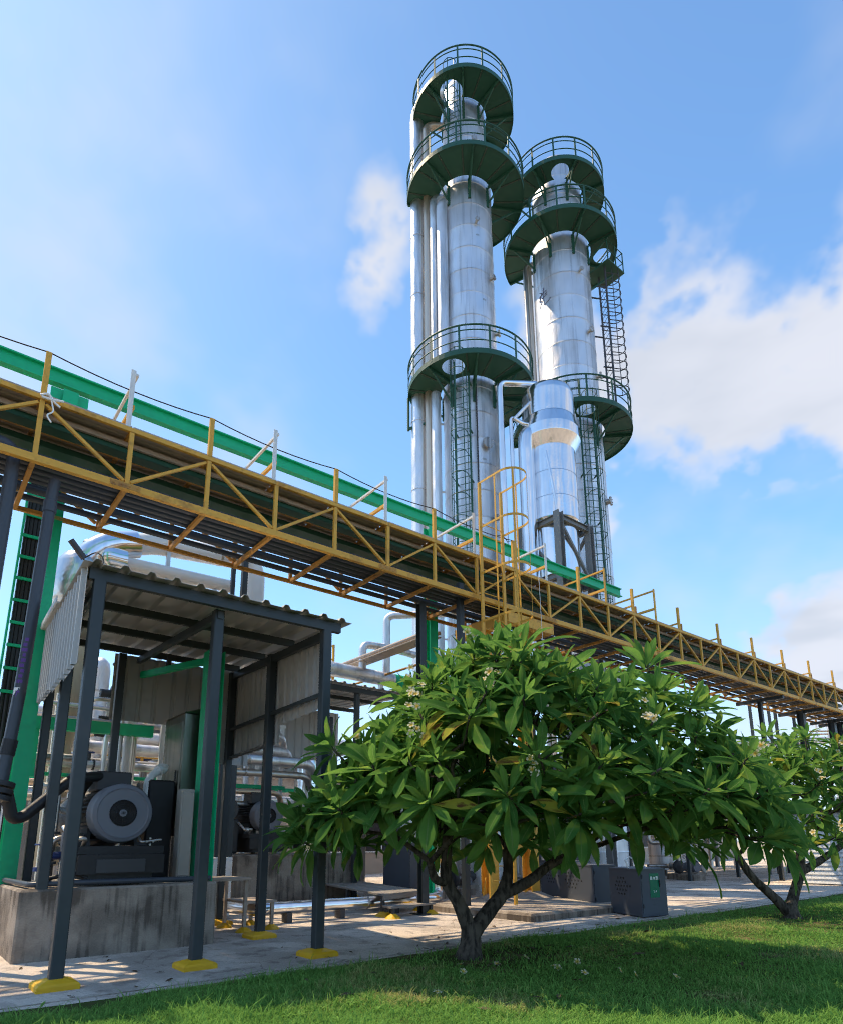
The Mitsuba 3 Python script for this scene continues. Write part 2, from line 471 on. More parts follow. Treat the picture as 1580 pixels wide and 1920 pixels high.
def grass_blades():
    """blades in the wedge the camera sees: dense and fine near, coarser far"""
    rng = np.random.default_rng(5)
    n = 620000
    u = rng.uniform(-60, 1640, n)
    dist = 5.0 * (26 / 5.0) ** (rng.uniform(0, 1, n) ** 1.25)
    ang = YAW - np.arctan((u - 790) / 1215.4)
    x, y = dist * np.cos(ang), dist * np.sin(ang)
    edge = EDGE - .14 - .20 * np.clip((4.5 - x) / 2.5, 0, 1) + .28 * (meshkit.noise(np.stack([x * 1.7, x * 0, x * 0], -1), 8) - .45) + .12 * rng.normal(size=n) * (rng.uniform(size=n) < .25)
    edge = edge + .1 * np.clip((x - 9) / 6, 0, 1) - .3 * np.clip((x - 14) / 8, 0, 1)
    ok = (y < edge)
    bare = meshkit.fbm(np.stack([x * .8, y * .8, x * 0 + 2], -1), 4, 2)
    ok &= rng.uniform(size=n) < 1.35 - np.clip((bare - .5) * 4.2, 0, .95)
    ok &= rng.uniform(size=n) < np.clip((np.hypot(x - 6.9, (y - 6.9) * 1.2) - .25) * .75, .10, 1)
    ok &= rng.uniform(size=n) < np.clip((np.hypot(x - 14.85, y - 6.1) - .2) * .9, .1, 1)
    x, y, dist = x[ok], y[ok], dist[ok]
    n = len(x)
    tuft = meshkit.fbm(np.stack([x * 1.6, y * 1.6, x * 0], -1), 4, 7)
    h = rng.uniform(.02, .068, n) * (.25 + 1.5 * tuft ** 1.3) * (1 + 1.2 * (rng.uniform(size=n) < .05))
    h *= np.where(np.abs(y - EDGE) < .25, 1.35, 1) * np.clip(1.25 - (dist - 5) * .02, .85, 1.25)
    w = .0026 + .00042 * dist
    a = rng.uniform(0, 2 * np.pi, n); lean = rng.uniform(.15, 1.5, n) * h
    b = a + rng.normal(1.57, .5, n)
    z = lawn_z(x, y) - .02
    base = np.stack([x, y, z], -1)
    side = np.stack([np.cos(b), np.sin(b), b * 0], -1) * w[:, None]
    fw = np.stack([np.cos(a), np.sin(a), a * 0], -1) * lean[:, None]
    up = np.stack([a * 0, a * 0, h], -1)
    near = dist < 9.5
    v = np.stack([base - side, base + side, base + fw * .35 + up * .62 + side * .7, base + fw * .35 + up * .62 - side * .7, base + fw * 1.05 + up * .98], 1)
    o = (np.arange(n) * 5)[:, None]
    f = np.concatenate([(o + A(0, 1, 2).astype(int))[near | True], (o + A(0, 2, 3).astype(int)), (o + A(3, 2, 4).astype(int))])
    return v.reshape(-1, 3), f


whole('lawn_grass', grass_blades(), 'grass_mat', kind='stuff', label='green grass with dry straw coloured patches', cat='grass')

# ================================================================== SHED OVER THE FRONT MOTOR
ROOF = lambda y: 5.19 + .07 * (y - 8.9)
LX = lambda y: 1.76 + .055 * (y - 8.9)
RX = lambda y: 5.18 + .085 * (y - 8.85)
shed = thing('machine_shed', 'open fronted shed of slate grey posts with a corrugated roof over the big motor', 'shed')
LEFT, RIGHT = [8.92, 11.15, 13.3], [8.85, 11.2, 13.55]
POSTS = [(LX(y), y, .1 if y < 11 else 1.0) for y in LEFT] + [(3.46, 9.1, .1)] + [(RX(y), y, .1) for y in RIGHT] + [(3.22, 13.45, .9)]
for x, y, z in POSTS:
    part(shed, 'post', bar((x, y, z - .05), (x, y, ROOF(y) - .17), .15 if y < 12 else .14, c=.014, up=(0, 1, 0)), 'slate', label='dark grey square steel post')
for x, y, z in POSTS:
    if z < .5:
        v = [(x + sx * q, y + sy * q, zz) for q, zz in ((.225, 0), (.225, .05), (.20, .075), (.09, .11)) for sx in (-1, 1) for sy in (-1, 1)]
        h = trimesh.convex.convex_hull(np.array(v))
        part(shed, 'post_foot', (np.array(h.vertices), np.array(h.faces)), 'yellow_bright', label='yellow painted concrete foot of a post')
part(shed, 'roof_beam', bar((1.62, 8.9, ROOF(8.9) - .1), (5.42, 8.82, ROOF(8.82) - .1), .09, .16), 'slate')
for y in (10.3, 11.75, 13.3):
    part(shed, 'roof_beam', bar((LX(y) - .05, y, ROOF(y) - .11), (RX(y) + .05, y, ROOF(y) - .11), .07, .12), 'slate')
for fx in (0, 1):
    a, b = (LX(8.98), 8.98), (LX(13.6), 13.6)
    if fx: a, b = (RX(8.95), 8.95), (RX(13.7), 13.7)
    part(shed, 'eave_beam', bar((*a, ROOF(a[1]) - .25), (*b, ROOF(b[1]) - .25), .08, .14), 'slate')
part(shed, 'rafter', bar((3.46, 9.0, ROOF(9) - .245), (3.55, 13.5, ROOF(13.5) - .245), .08, .12), 'slate')
for k in range(4):
    x0 = 1.5 + k * 1.01
    rd = unit((.06 + .006 * k, 1, .07))
    part(shed, 'roof_sheet', corrugated((x0, 8.66, ROOF(8.66) - .015 + .006 * (k % 2)), (1, 0, 0), rd, 1.03, 5.15, .338, .055, .06, .13), 'roof_metal', label='corrugated roof sheet')
# side walls and back wall, each of several sheets
for k in range(4):
    y0 = 8.86 + k * 1.2
    u = unit((.055, 1, 0)); bot = 3.86 + .055 * (y0 - 8.9)
    part(shed, 'wall_sheet', corrugated((LX(y0) - .095, y0 + 1.2, bot), -u, (0, 0, 1), 1.2, ROOF(y0 + .6) - .05 - bot, .3, .055, .06, .10), 'sheet', label='pale corrugated sheet of the left side')
for k in range(5):
    y0 = 9.0 + k * .96
    u = unit((.085, 1, 0)); bot = 3.78 if k < 2 else 3.42
    part(shed, 'wall_sheet', corrugated((RX(y0) + .10, y0, bot), u, (0, 0, 1), .96, ROOF(y0 + .3) - .2 - bot, .3, .042, .05, .11), 'sheet', label='pale corrugated sheet of the right side')
part(shed, 'girt', bar((RX(9.0), 9.0, 3.96), (RX(13.5), 13.5, 4.05), .05, .07), 'slate')
part(shed, 'girt', bar((RX(11.3), 11.3, 3.43), (RX(13.5), 13.5, 3.43), .05, .05), 'slate')
for k in range(3):
    x0 = 3.12 + k * .98
    part(shed, 'wall_sheet', corrugated((x0 + .98, 13.62, (4.03, 4.03, 3.3)[k]), (-1, 0, 0), (0, 0, 1), .98, (1.35, 1.35, 2.1)[k], .3, .042, .05, .11), 'sheet', label='pale corrugated sheet of the back wall')
part(shed, 'gutter', extr([(-.09, 0), (-.07, -.02), (.07, -.02), (.09, 0), (.09, .09), (.075, .09), (.075, 0), (-.075, 0), (-.075, .09), (-.09, .09)], (LX(11) - .2, 11.0, ROOF(11) + .0), (LX(13.9) - .2, 13.9, ROOF(13.9) + .0)), 'sheet')

# ================================================================== GREEN FRAMES
frame = thing('green_pipe_frame', 'bright green steel frame whose long beam runs above the yellow walkway', 'steel frame')
GY = 13.3
part(frame, 'beam', extr(ibeam(.17, .33, .03, .016), (-14, GY, 10.69), (20.6, GY, 10.87)), 'green', label='long green beam against the sky')
for x, z in ((1.70, 10.5), (11.15, 10.58)):
    part(frame, 'column', extr(ibeam(.27, .27, .018, .014), (x, GY, 0), (x, GY, z), (0, 1, 0)), 'green', label='tall green column')
part(frame, 'gusset_plate', cat(box((1.36, GY - .02, 10.02), (2.04, GY + .02, 10.53))), 'green')
frame2 = thing('green_brace_frame', 'green column with a slanting brace inside the shed beside the steel cabinet', 'steel frame')
part(frame2, 'column', extr(ibeam(.30, .30, .018, .014), (4.42, 11.62, .98), (4.40, 11.62, 5.16), (1, 0, 0)), 'green')
part(frame2, 'brace', bar((4.33, 11.7, 5.0), (3.6, 13.38, 4.95), .09, .12), 'green')
part(frame2, 'hanger', bar((3.9, 12.7, 4.98), (3.9, 12.7, 5.28), .08, .08), 'slate')
g3 = thing('green_crossbeam', 'green crossbeam behind the front posts at the left of the shed', 'beam')
part(g3, 'beam', bar((1.9, 14.4, 3.95), (4.2, 14.4, 3.98), .16, .24), 'green')
part(g3, 'bracket', bar((2.02, 14.4, 2.9), (2.02, 14.4, 3.83), .1, .1), 'green')

# ================================================================== PLINTH AND MOTOR 1
whole('machine_plinth', bevel_box((1.6, 11.04, -.2), (4.5, 14.2, .985), .03), 'plinth_mat', 'rain streaked concrete plinth under the big motor', 'plinth')


def motor(loc, labelm, d=.475, L=1.55):
    x, y, z = loc
    m = thing('electric_motor', labelm, 'electric motor')
    fy = (0, 1, 0)
    part(m, 'fan_cowl', lathe([(.21, -.012), (.215, 0), (d * .80, -.0), (d * .83, -.012), (d * .86, 0), (d * .95, .012), (d, .06), (d, .34), (d - .012, .345), (.2, .345)], 56, (x, y, z), fy), 'motor_grey', 40, label='round grey fan cowl facing the lawn')
    part(m, 'cowl_grille', lathe([(.0, -.006), (.07, -.01), (.072, .02), (.208, .02)], 40, (x, y, z), fy), 'black', label='black round inlet grille')
    part(m, 'grille_bar', cat(*[lathe([(r, .0), (r + .006, -.006), (r + .012, .0)], 36, (x, y, z), fy) for r in (.09, .12, .15, .18)],
                              *[bar((x + .07 * math.cos(a), y, z + .07 * math.sin(a)), (x + .205 * math.cos(a), y, z + .205 * math.sin(a)), .008) for a in np.arange(8) * math.pi / 4]), 'black', kind='stuff')
    part(m, 'badge', lathe([(0, -.018), (.055, -.016), (.06, -.006)], 24, (x, y, z), fy), 'motor_grey')
    part(m, 'badge_mark', cat(*[bar((x + a, y - .02, z + b), (x + c_, y - .02, z + e), .008) for a, b, c_, e in ((-.022, -.022, -.022, .022), (.022, -.022, .022, .022), (-.022, 0, .022, 0), (0, -.022, 0, .022))]), 'black')
    part(m, 'housing', lathe([(0, .33), (d * .84, .33), (d * .84, L - .05), (d * .7, L), (0, L)], 48, (x, y, z), fy), 'iron', 40)
    for i in range(30):
        a = math.radians(-60 + i * 300 / 29 + 90 - 90)
        if abs(math.degrees(a) - 90) < 20: continue
        c_, s_ = math.cos(a), math.sin(a)
        part(m, 'cooling_fin', bar((x + c_ * d * .88, y + .36, z + s_ * d * .88), (x + c_ * d * .88, y + L - .12, z + s_ * d * .88), .012, .085, (c_, 0, s_)), 'iron')
    part(m, 'terminal_box', bevel_box((x - .33, y + .5, z + d * .8), (x + .22, y + 1.05, z + d * .8 + .33), .02), 'iron', label='black terminal box on top of the motor')
    for sx in (-1, 1):
        part(m, 'foot', cat(box((x + sx * .44 - .1, y + .45, z - d - .04), (x + sx * .44 + .1, y + 1.35, z - d + .02)), box((x + sx * .37 - .03, y + .5, z - d), (x + sx * .37 + .03, y + 1.3, z - .2))), 'iron')
    base = z - d - .045
    part(m, 'skid', cat(box((x - .62, y - .1, base - .12), (x + .66, y + 2.0, base)), box((x - .62, y - .16, base - .42), (x + .66, y - .1, base - .13)), box((x - .5, y - .1, base - .5), (x + .5, y + 1.9, base - .121))), 'black')
    part(m, 'skid_panel', box((x - .36, y - .185, base - .4), (x + .36, y - .162, base - .2)), 'iron')
    part(m, 'skid_bolt', bolt_ring((x + .42, y - .12, base + .07), (0, -1, 0), .05, 4, .018, .02), 'alu_dull', kind='stuff')
    part(m, 'pipe_fitting', cat(pipe([(x - .52, y + .1, base), (x - .52, y - .05, base + .12), (x - .72, y - .02, base + .1), (x - .78, y + .3, base + .3)], .035, .06), flange((x - .66, y - .02, base + .1), (1, 0, 0), .07)), 'alu_dull')
    part(m, 'pipe_fitting', pipe([(x + .62, y - .05, base + .1), (x + .3, y - .06, base + .06), (x + .3, y + .2, base + .2)], .02, .05), 'alu_dull')
    part(m, 'coupling_guard', lathe([(0, L), (.26, L), (.26, L + .4), (0, L + .4)], 24, (x, y, z), fy), 'yellow_bright')
    part(m, 'compressor', cat(lathe([(0, L + .35), (.42, L + .35), (.5, L + .5), (.5, L + 1.2), (.38, L + 1.35), (0, L + 1.35)], 36, (x, y, z), fy), bevel_box((x - .4, y + L + .5, base), (x + .5, y + L + 1.2, z + .2), .05)), 'iron', 40)
    return m


motor((2.95, 11.3, 2.11), 'large grey electric motor with round fan cowl on the rain streaked front plinth')

u = thing('black_flex_duct', 'black bent cable duct running from the left down to the motor terminal box', 'duct')
part(u, 'duct', pipe([(1.28, 11.05, 2.35), (1.4, 11.12, 1.98), (1.55, 11.2, 2.02), (2.15, 11.35, 2.62), (2.7, 11.9, 2.74)], .085, .16, 14), 'black', 40)
part(u, 'collar', cat(*[lathe([(.0, -.035), (.15 - .015 * i, -.035), (.15 - .015 * i, .035), (0, .035)], 20, (1.22, 10.98, 2.46 - .1 * i), (.2, .1, 1)) for i in range(3)]), 'black', 40)
p = thing('plinth_pipe', 'thin grey pipe lying along the front top edge of the plinth', 'pipe')
part(p, 'tube', pipe([(1.66, 13.1, 1.05), (1.74, 11.2, 1.05), (2.0, 11.14, 1.06), (4.4, 11.14, 1.05)], .042, .16), 'dark_pipe', 40)
c = thing('steel_cabinet', 'tall dull stainless steel cabinet with slanted top at the right of the front motor', 'cabinet')
hexa = lambda pts: (lambda h: (np.array(h.vertices), np.array(h.faces)))(trimesh.convex.convex_hull(np.array(pts, float)))
part(c, 'body', hexa([(4.07, 12.0, 1.75), (4.62, 12.0, 1.75), (4.62, 13.1, 1.75), (4.07, 13.1, 1.75), (4.07, 12.0, 4.0), (4.62, 12.0, 3.98), (4.62, 13.1, 3.98), (4.07, 13.1, 4.0)]), 'inox')
part(c, 'lid', hexa([(4.03, 11.96, 4.01), (4.66, 11.96, 3.99), (4.66, 13.14, 3.99), (4.03, 13.14, 4.01), (4.35, 12.0, 4.12), (4.4, 12.0, 4.12), (4.4, 13.1, 4.12), (4.35, 13.1, 4.12)]), 'inox')
part(c, 'door', box((4.055, 12.1, 1.9), (4.068, 12.98, 3.85)), 'inox')
part(c, 'handle', bar((4.03, 12.2, 2.75), (4.03, 12.2, 2.95), .025), 'black')
for x in (4.12, 4.56):
    for y in (12.06, 13.04): part(c, 'leg', bar((x, y, .98), (x, y, 1.76), .06), 'black')
part(c, 'black_panel', bevel_box((3.55, 12.1, 1.0), (4.02, 12.9, 2.75), .03), 'black')
b = thing('control_box', 'narrow beige control box standing on the plinth beside the green column', 'control box')
part(b, 'body', bevel_box((3.94, 11.5, 1.0), (4.17, 11.75, 2.56), .015), 'beige')
part(b, 'door', box((3.965, 11.485, 1.1), (4.145, 11.498, 2.5)), 'beige')
w = thing('gooseneck_vent', 'white bent vent pipe behind the front motor', 'vent')
part(w, 'pipe', pipe([(3.55, 12.2, 2.2), (3.55, 12.2, 2.75), (3.75, 12.25, 2.95)], .07, .12), 'white_paint', 40)
part(w, 'cap', lathe([(0, 0), (.11, 0), (.09, .12), (.03, .2), (0, .2)], 20, (3.74, 12.25, 2.93), (.8, .2, .5)), 'white_paint', 40)
v = thing('blue_valve', 'small blue gate valve beside the foot of the left shed posts', 'valve')
part(v, 'body', cat(pipe([(1.95, 11.7, 1.0), (1.95, 11.7, 1.45), (2.3, 11.7, 1.45)], .06, .1), flange((1.95, 11.7, 1.25), (0, 0, 1), .12)), 'blue', 40)
part(v, 'handwheel', sweep(arc((1.95, 11.7), .12, 1.62, 0, 360, 20), .015, 6, False), 'blue')
part(v, 'spindle', bar((1.95, 11.7, 1.45), (1.95, 11.7, 1.63), .02), 'iron')

# ---- camera on the shed corner
cc = thing('security_camera', 'small security camera on a bent arm above the left corner of the shed roof', 'security camera')
part(cc, 'housing', bar((1.62, 9.35, 5.46), (1.42, 9.3, 5.66), .07, .07, c=.012), 'iron')
part(cc, 'arm', pipe([(1.66, 9.3, 5.15), (1.66, 9.3, 5.36), (1.66, 9.4, 5.44), (1.6, 9.35, 5.46)], .012, .08), 'black')
part(cc, 'cable', pipe([(1.6, 9.36, 5.45), (1.74, 9.2, 5.55), (1.82, 9.1, 5.42), (1.78, 9.0, 5.2)], .009, .1, 8), 'black')

lo = thing('lube_oil_pipework', 'tangle of small oil pipes and brass fittings left of the front motor', 'pipework')
for pts, r, m in (([(2.0, 11.5, 1.05), (2.0, 11.5, 1.7), (2.45, 11.6, 1.75), (2.45, 12.2, 1.75)], .045, 'alu_dull'), ([(2.15, 11.35, 1.05), (2.15, 11.35, 1.42), (2.6, 11.35, 1.42)], .035, 'tan_metal'), ([(2.28, 11.7, 1.0), (2.28, 11.7, 2.1), (2.28, 12.6, 2.2)], .05, 'iron'), ([(2.1, 11.9, 1.0), (2.1, 11.9, 2.5), (2.5, 12.3, 2.6)], .04, 'alu_dull'), ([(1.98, 11.3, 1.12), (2.3, 11.25, 1.2), (2.5, 11.22, 1.12)], .03, 'black')):
    part(lo, 'tube', pipe(pts, r, r * 3), m, 40)
for p_, d_, r in (((2.0, 11.5, 1.35), (0, 0, 1), .1), ((2.28, 11.7, 1.5), (0, 0, 1), .1), ((2.1, 11.9, 1.8), (0, 0, 1), .09), ((2.36, 11.35, 1.42), (1, 0, 0), .07)):
    part(lo, 'flange', flange(p_, d_, r, .02), 'iron')
part(lo, 'filter_bowl', lathe([(0, 0), (.09, .02), (.1, .1), (.1, .3), (0, .32)], 20, (2.2, 11.32, 1.5)), 'motor_grey', 40)
mc = thing('motor_cables', 'loose black cables looping over the front motor body', 'cable')
for i in range(5):
    part(mc, 'cable', pipe([(2.5 + .05 * i, 11.75 + .07 * i, 2.75), (2.42 + .03 * i, 11.8 + .08 * i, 2.55), (2.38 + .02 * i, 11.9 + .1 * i, 2.1), (2.45, 12.0 + .1 * i, 1.6)], .022, .2, 8), 'black')
wc = thing('white_steel_post', 'white square steel post standing behind the front motor', 'post')
part(wc, 'shaft', bar((3.92, 15.0, 0), (3.92, 15.0, 4.6), .16, c=.012, up=(0, 1, 0)), 'white_paint')
part(wc, 'plate', box((3.76, 14.84, 0), (4.08, 15.16, .03)), 'white_paint')
wc = thing('white_steel_post', 'slim pale steel post to the right of the white square one behind the front motor', 'post')
part(wc, 'shaft', bar((4.6, 15.0, 0), (4.6, 15.0, 4.6), .09, c=.012, up=(0, 1, 0)), 'white_paint')

g_ = np.random.default_rng(44)
for i in range(8):
    x, y = (2.75 + .17 * i, 14.5 + .13 * (i % 5)) if i < 8 else (6.3 + .34 * (i - 8), 15.6 + .2 * (i % 3))
    r, h = (.045, .08, .06, .11, .05)[i % 5], g_.uniform(2.4, 4.7)
    whole('service_pipe', pipe([(x, y, 0), (x, y, h), (x + (-1) ** i * g_.uniform(.3, .9), y + .05, h), (x + (-1) ** i * .6, y + 1.6, h + .05)], r, r * 2.6, 12), ('alu', 'alu_dull', 'white_paint', 'tan_metal')[i % 4], 'slim upright service pipe with a bend just behind the front motor shed', 'pipe', 'service pipes behind the front shed', smooth=40)
sr = thing('service_rack', 'low white pipe rack with level tubes and valves just behind the front motor', 'pipe rack')
for z, r, m in ((2.55, .05, 'alu'), (2.8, .07, 'alu_two'), (3.05, .04, 'green'), (3.3, .09, 'alu'), (4.25, .06, 'alu_dull'), (4.55, .05, 'alu')):
    part(sr, 'tube', sweep([(2.3, 15.3, z), (5.5, 15.3, z)], r, 12), m, 40)
for x in (2.5, 3.5, 5.3): part(sr, 'upright', bar((x, 15.42, 0), (x, 15.42, 4.8), .07, up=(0, 1, 0)), 'white_paint')
for x, z in ((2.9, 2.8), (3.2, 3.3), (3.75, 2.55)):
    part(sr, 'valve_body', cat(flange((x - .09, 15.3, z), (1, 0, 0), .12, .015), flange((x + .09, 15.3, z), (1, 0, 0), .12, .015), bar((x, 15.3, z), (x, 15.3, z + .26), .05)), 'iron', 40)
    part(sr, 'handwheel', sweep(arc((x, 15.3), .1, z + .26, 0, 360, 16), .012, 5, False), 'blue' if x < 3.5 else 'red')

# ================================================================== YELLOW WALKWAY TRUSS
YN, YF, ZL, ZU, PX, X0 = 11.2, 13.2, 7.72, 8.84, 1.4135, 1.05
K0, K1 = -5, 27
xk = lambda k: X0 + PX * k
walk = thing('walkway_truss', 'long yellow steel lattice walkway on stilts crossing the whole picture', 'walkway')
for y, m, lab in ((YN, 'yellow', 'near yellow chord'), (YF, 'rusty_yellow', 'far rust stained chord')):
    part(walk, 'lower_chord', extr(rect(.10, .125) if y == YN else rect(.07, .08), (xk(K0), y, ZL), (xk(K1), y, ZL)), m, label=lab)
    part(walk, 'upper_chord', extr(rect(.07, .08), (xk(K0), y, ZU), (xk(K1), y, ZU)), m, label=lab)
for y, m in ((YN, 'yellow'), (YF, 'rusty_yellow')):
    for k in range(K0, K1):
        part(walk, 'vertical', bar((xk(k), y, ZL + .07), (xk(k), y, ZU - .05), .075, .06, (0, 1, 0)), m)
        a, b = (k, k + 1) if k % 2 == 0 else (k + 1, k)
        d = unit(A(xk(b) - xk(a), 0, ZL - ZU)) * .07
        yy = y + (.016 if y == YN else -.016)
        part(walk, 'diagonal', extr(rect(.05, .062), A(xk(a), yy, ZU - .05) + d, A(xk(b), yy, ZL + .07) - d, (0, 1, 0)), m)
for k in range(K0, K1):
    part(walk, 'cross_strut', bar((xk(k), YN + .05, ZL), (xk(k), YF - .05, ZL), .07, .08), 'rusty_yellow')
    part(walk, 'deck_bearer', bar((xk(k), YN + .045, ZU - .005), (xk(k), YF - .045, ZU - .005), .06, .08), 'rusty_yellow')
    if k % 2 == 0:
        part(walk, 'sway_brace', bar((xk(k + 1), YN + .06, ZL + .12), (xk(k + 1), YF - .06, ZU - .1), .05, .05), 'rusty_yellow')
for k in range(K0, K1):
    part(walk, 'deck_plate', corrugated((xk(k) + .01, YF + .02, ZU + .046), (0, -1, 0), (1, 0, 0), YF - YN + .04, PX - .02, .165, .028, .05, .09), 'deck')
for i, y in enumerate((11.55, 12.05, 12.62)):
    part(walk, 'stringer', bar((xk(K0), y, ZU - .09), (xk(K1), y, ZU - .09), .05, .08), 'rusty_yellow' if i == 1 else 'deck')
part(walk, 'cable_tray', cat(bar((xk(K0), 11.75, ZU - .2), (xk(K1), 11.75, ZU - .2), .26, .03), bar((xk(K0), 11.62, ZU - .16), (xk(K1), 11.62, ZU - .16), .012, .1), bar((xk(K0), 11.88, ZU - .16), (xk(K1), 11.88, ZU - .16), .012, .1)), 'green_dark', label='dark green cable tray under the deck')
part(walk, 'cable_tray', cat(bar((xk(K0), 12.45, ZU - .22), (xk(K1), 12.45, ZU - .22), .3, .03), bar((xk(K0), 12.3, ZU - .17), (xk(K1), 12.3, ZU - .17), .012, .1)), 'green_dark', label='dark green cable tray under the deck')
for k in range(K0, K1 + 1):
    if k % 2 == 0 and k != 8 or k == 8:
        part(walk, 'guard_post', bar((xk(k), YN, ZU + .05), (xk(k), YN, 9.72), .085, .07, (0, 1, 0)), 'yellow', label='short yellow post on the upper chord')
        if k >= 12:
            part(walk, 'post_arm', bar((xk(k) - .05, YN + .02, 9.12), (xk(k) - .05, YN + .75, 9.1), .05, .05), 'yellow')
            part(walk, 'post_stub', bar((xk(k) + .14, YN, ZU + .05), (xk(k) + .14, YN, 9.14), .06, .06), 'rusty_yellow')
    elif -4 <= k <= 13:
        m = 'white_paint' if k <= 9 else 'yellow'
        part(walk, 'stanchion', extr(angle(.085, .07, .012), (xk(k) - .04, YN - .03, ZU + .05), (xk(k) - .04, YN - .03, 10.05), (0, 1, 0)), m, label='white angle iron stanchion' if k <= 9 else 'yellow stanchion')
        part(walk, 'stanchion_top_bar', bar((xk(k), YN + .03, 10.02), (xk(k), YF + .03, 10.0), .05, .05), m)
        part(walk, 'stanchion_rail', bar((xk(k) - .02, YN + .05, 9.36), (xk(k) - .02, YF, 9.36), .06, .07), 'yellow')
        part(walk, 'far_stanchion', bar((xk(k), YF, ZU + .09), (xk(k), YF, 9.97), .06, .06), m)
for k in range(K0, 22):
    x = xk(k)
    if k % 4 == 1: part(walk, 'splice_plate', cat(box((x - .28, YN - .058, ZL - .05), (x + .22, YN - .051, ZL + .05)), *[lathe([(0, .012), (.014, .012), (.014, 0)], 8, (x - .22 + .13 * j, YN - .058, ZL), (0, -1, 0)) for j in range(4)]), 'rusty_yellow')
part(walk, 'knotted_cord', cat(pipe([(1.0, 11.12, 8.84), (1.12, 11.1, 8.9), (1.2, 11.1, 8.78), (1.3, 11.1, 8.72)], .018, .05, 6), pipe([(1.15, 11.1, 8.84), (1.22, 11.1, 8.6), (1.12, 11.1, 8.5), (1.2, 11.08, 8.38)], .013, .05, 6), pipe([(1.02, 11.1, 8.8), (1.16, 11.09, 8.8), (1.34, 11.12, 8.86)], .02, .05, 6)), 'white')

wire = []
for k in range(-6, 8, 2):
    a, b = A(xk(k), YN, 9.73), A(xk(k + 2), YN, 9.73)
    wire += [a + (b - a) * t - A(0, 0, .10 * 4 * t * (1 - t)) for t in np.linspace(0, 1, 9)[:-1]]
wire += [A(xk(8), YN, 9.73)] + [A(xk(8) - .42 + .22 * math.cos(t) , YN + .02, 9.63 + .12 * math.sin(t)) for t in np.linspace(0, 5.5, 14)]
whole('lifeline_wire', sweep(np.array(wire), .011, 6), 'black', 'thin dark wire strung from post to post above the walkway', 'wire')

# pipes carried on the lower level
for i, (y, r, z) in enumerate(((11.42, .075, ZL + .15), (11.62, .08, ZL + .155), (11.83, .075, ZL + .15), (12.02, .08, ZL + .155), (12.20, .07, ZL + .15), (12.60, .085, ZL + .16), (12.93, .06, ZL + .13))):
    k = whole('walkway_pipe', sweep([(xk(K0), y, z), (xk(K1), y, z)], r, 12), 'dark_pipe', ['dark grey pipe in the bundle on the lower level of the walkway'] * 5 and
              ('dark grey pipe in the bundle on the lower level of the walkway' if i < 5 else ('thicker dark pipe by itself near the far chord of the walkway' if i == 5 else 'thinnest dark pipe beside the far chord of the walkway')), 'pipe', 'pipes in the walkway bundle' if i < 5 else None, smooth=40)
# drop pipes at the left end
dp = thing('drop_pipe', 'dark purple marked pipe coming down from the walkway past the green column', 'pipe')
part(dp, 'pipe', pipe([(1.42, 11.5, 7.6), (1.40, 11.5, 7.3), (1.33, 11.5, 4.0), (1.24, 11.42, 2.5)], .088, .3, 16), 'dark_pipe', 40)
part(dp, 'coupling', lathe([(0, -.1), (.102, -.1), (.102, .1), (0, .1)], 20, (1.395, 11.5, 7.1), (0, 0, 1)), 'dark_pipe', 40)
part(dp, 'coupling', lathe([(0, -.12), (.104, -.12), (.104, .12), (0, .12)], 20, (1.275, 11.45, 3.05), (.1, 0, 1)), 'black', 40)


def on_pipe(cx, cy, z0, z1, r, a0, a1, n=8):
    a = np.radians(np.linspace(a0, a1, n))
    p = [(cx[0] + (r) * np.cos(a), cy[0] + r * np.sin(a), z0), (cx[1] + r * np.cos(a), cy[1] + r * np.sin(a), z1)]
    V = np.vstack([np.stack([x, y, np.full(n, z)], 1) for x, y, z in p])
    i = np.arange(n - 1)
    return V, np.vstack([np.stack([i, i + 1, i + 1 + n], 1), np.stack([i, i + 1 + n, i + n], 1)])


lean = lambda z: (1.33 + (z - 4.0) * .0206, 11.5)
for z0, z1, m, r in ((3.62, 3.98, 'white', .091),):
    (x0, y0), (x1, y1) = lean(z0 - .35), lean(z1 - .35)
    part(dp, 'flow_label', on_pipe((x0, x1), (y0, y1), z0, z1, r, 205, 285), m, label='white flow label with a purple arrow')
    part(dp, 'arrow', cat(on_pipe((x0, x1), (y0, y1), z0 + .17, z1 - .05, .0935, 235, 262), on_pipe((x0, x1), (y0, y1), z0 + .10, z0 + .17, .0935, 222, 275), on_pipe((x0, x1), (y0, y1), z0 + .05, z0 + .10, .0935, 238, 258)), 'purple')
    part(dp, 'purple_lettering', cat(*[on_pipe((lean(z)[0], lean(z + .05)[0]), (11.5, 11.5), z, z + .055, .0905, 215 + 10 * (i % 3), 270 - 8 * (i % 2)) for i, z in enumerate(np.arange(4.05, 4.75, .085))]), 'purple')
for i, (x, y) in enumerate(((.80, 11.5), (.30, 11.7))):
    whole('drop_pipe', pipe([(x - .9, y, 8.0), (x, y, 8.0), (x - .05, y, 2.0), (x - .05, y, .0)], .10, .25, 14), 'dark_pipe', ('dark grey downpipe at the left edge, beside the purple marked pipe', 'dark grey downpipe cut by the left edge of the picture')[i], 'pipe', smooth=40)

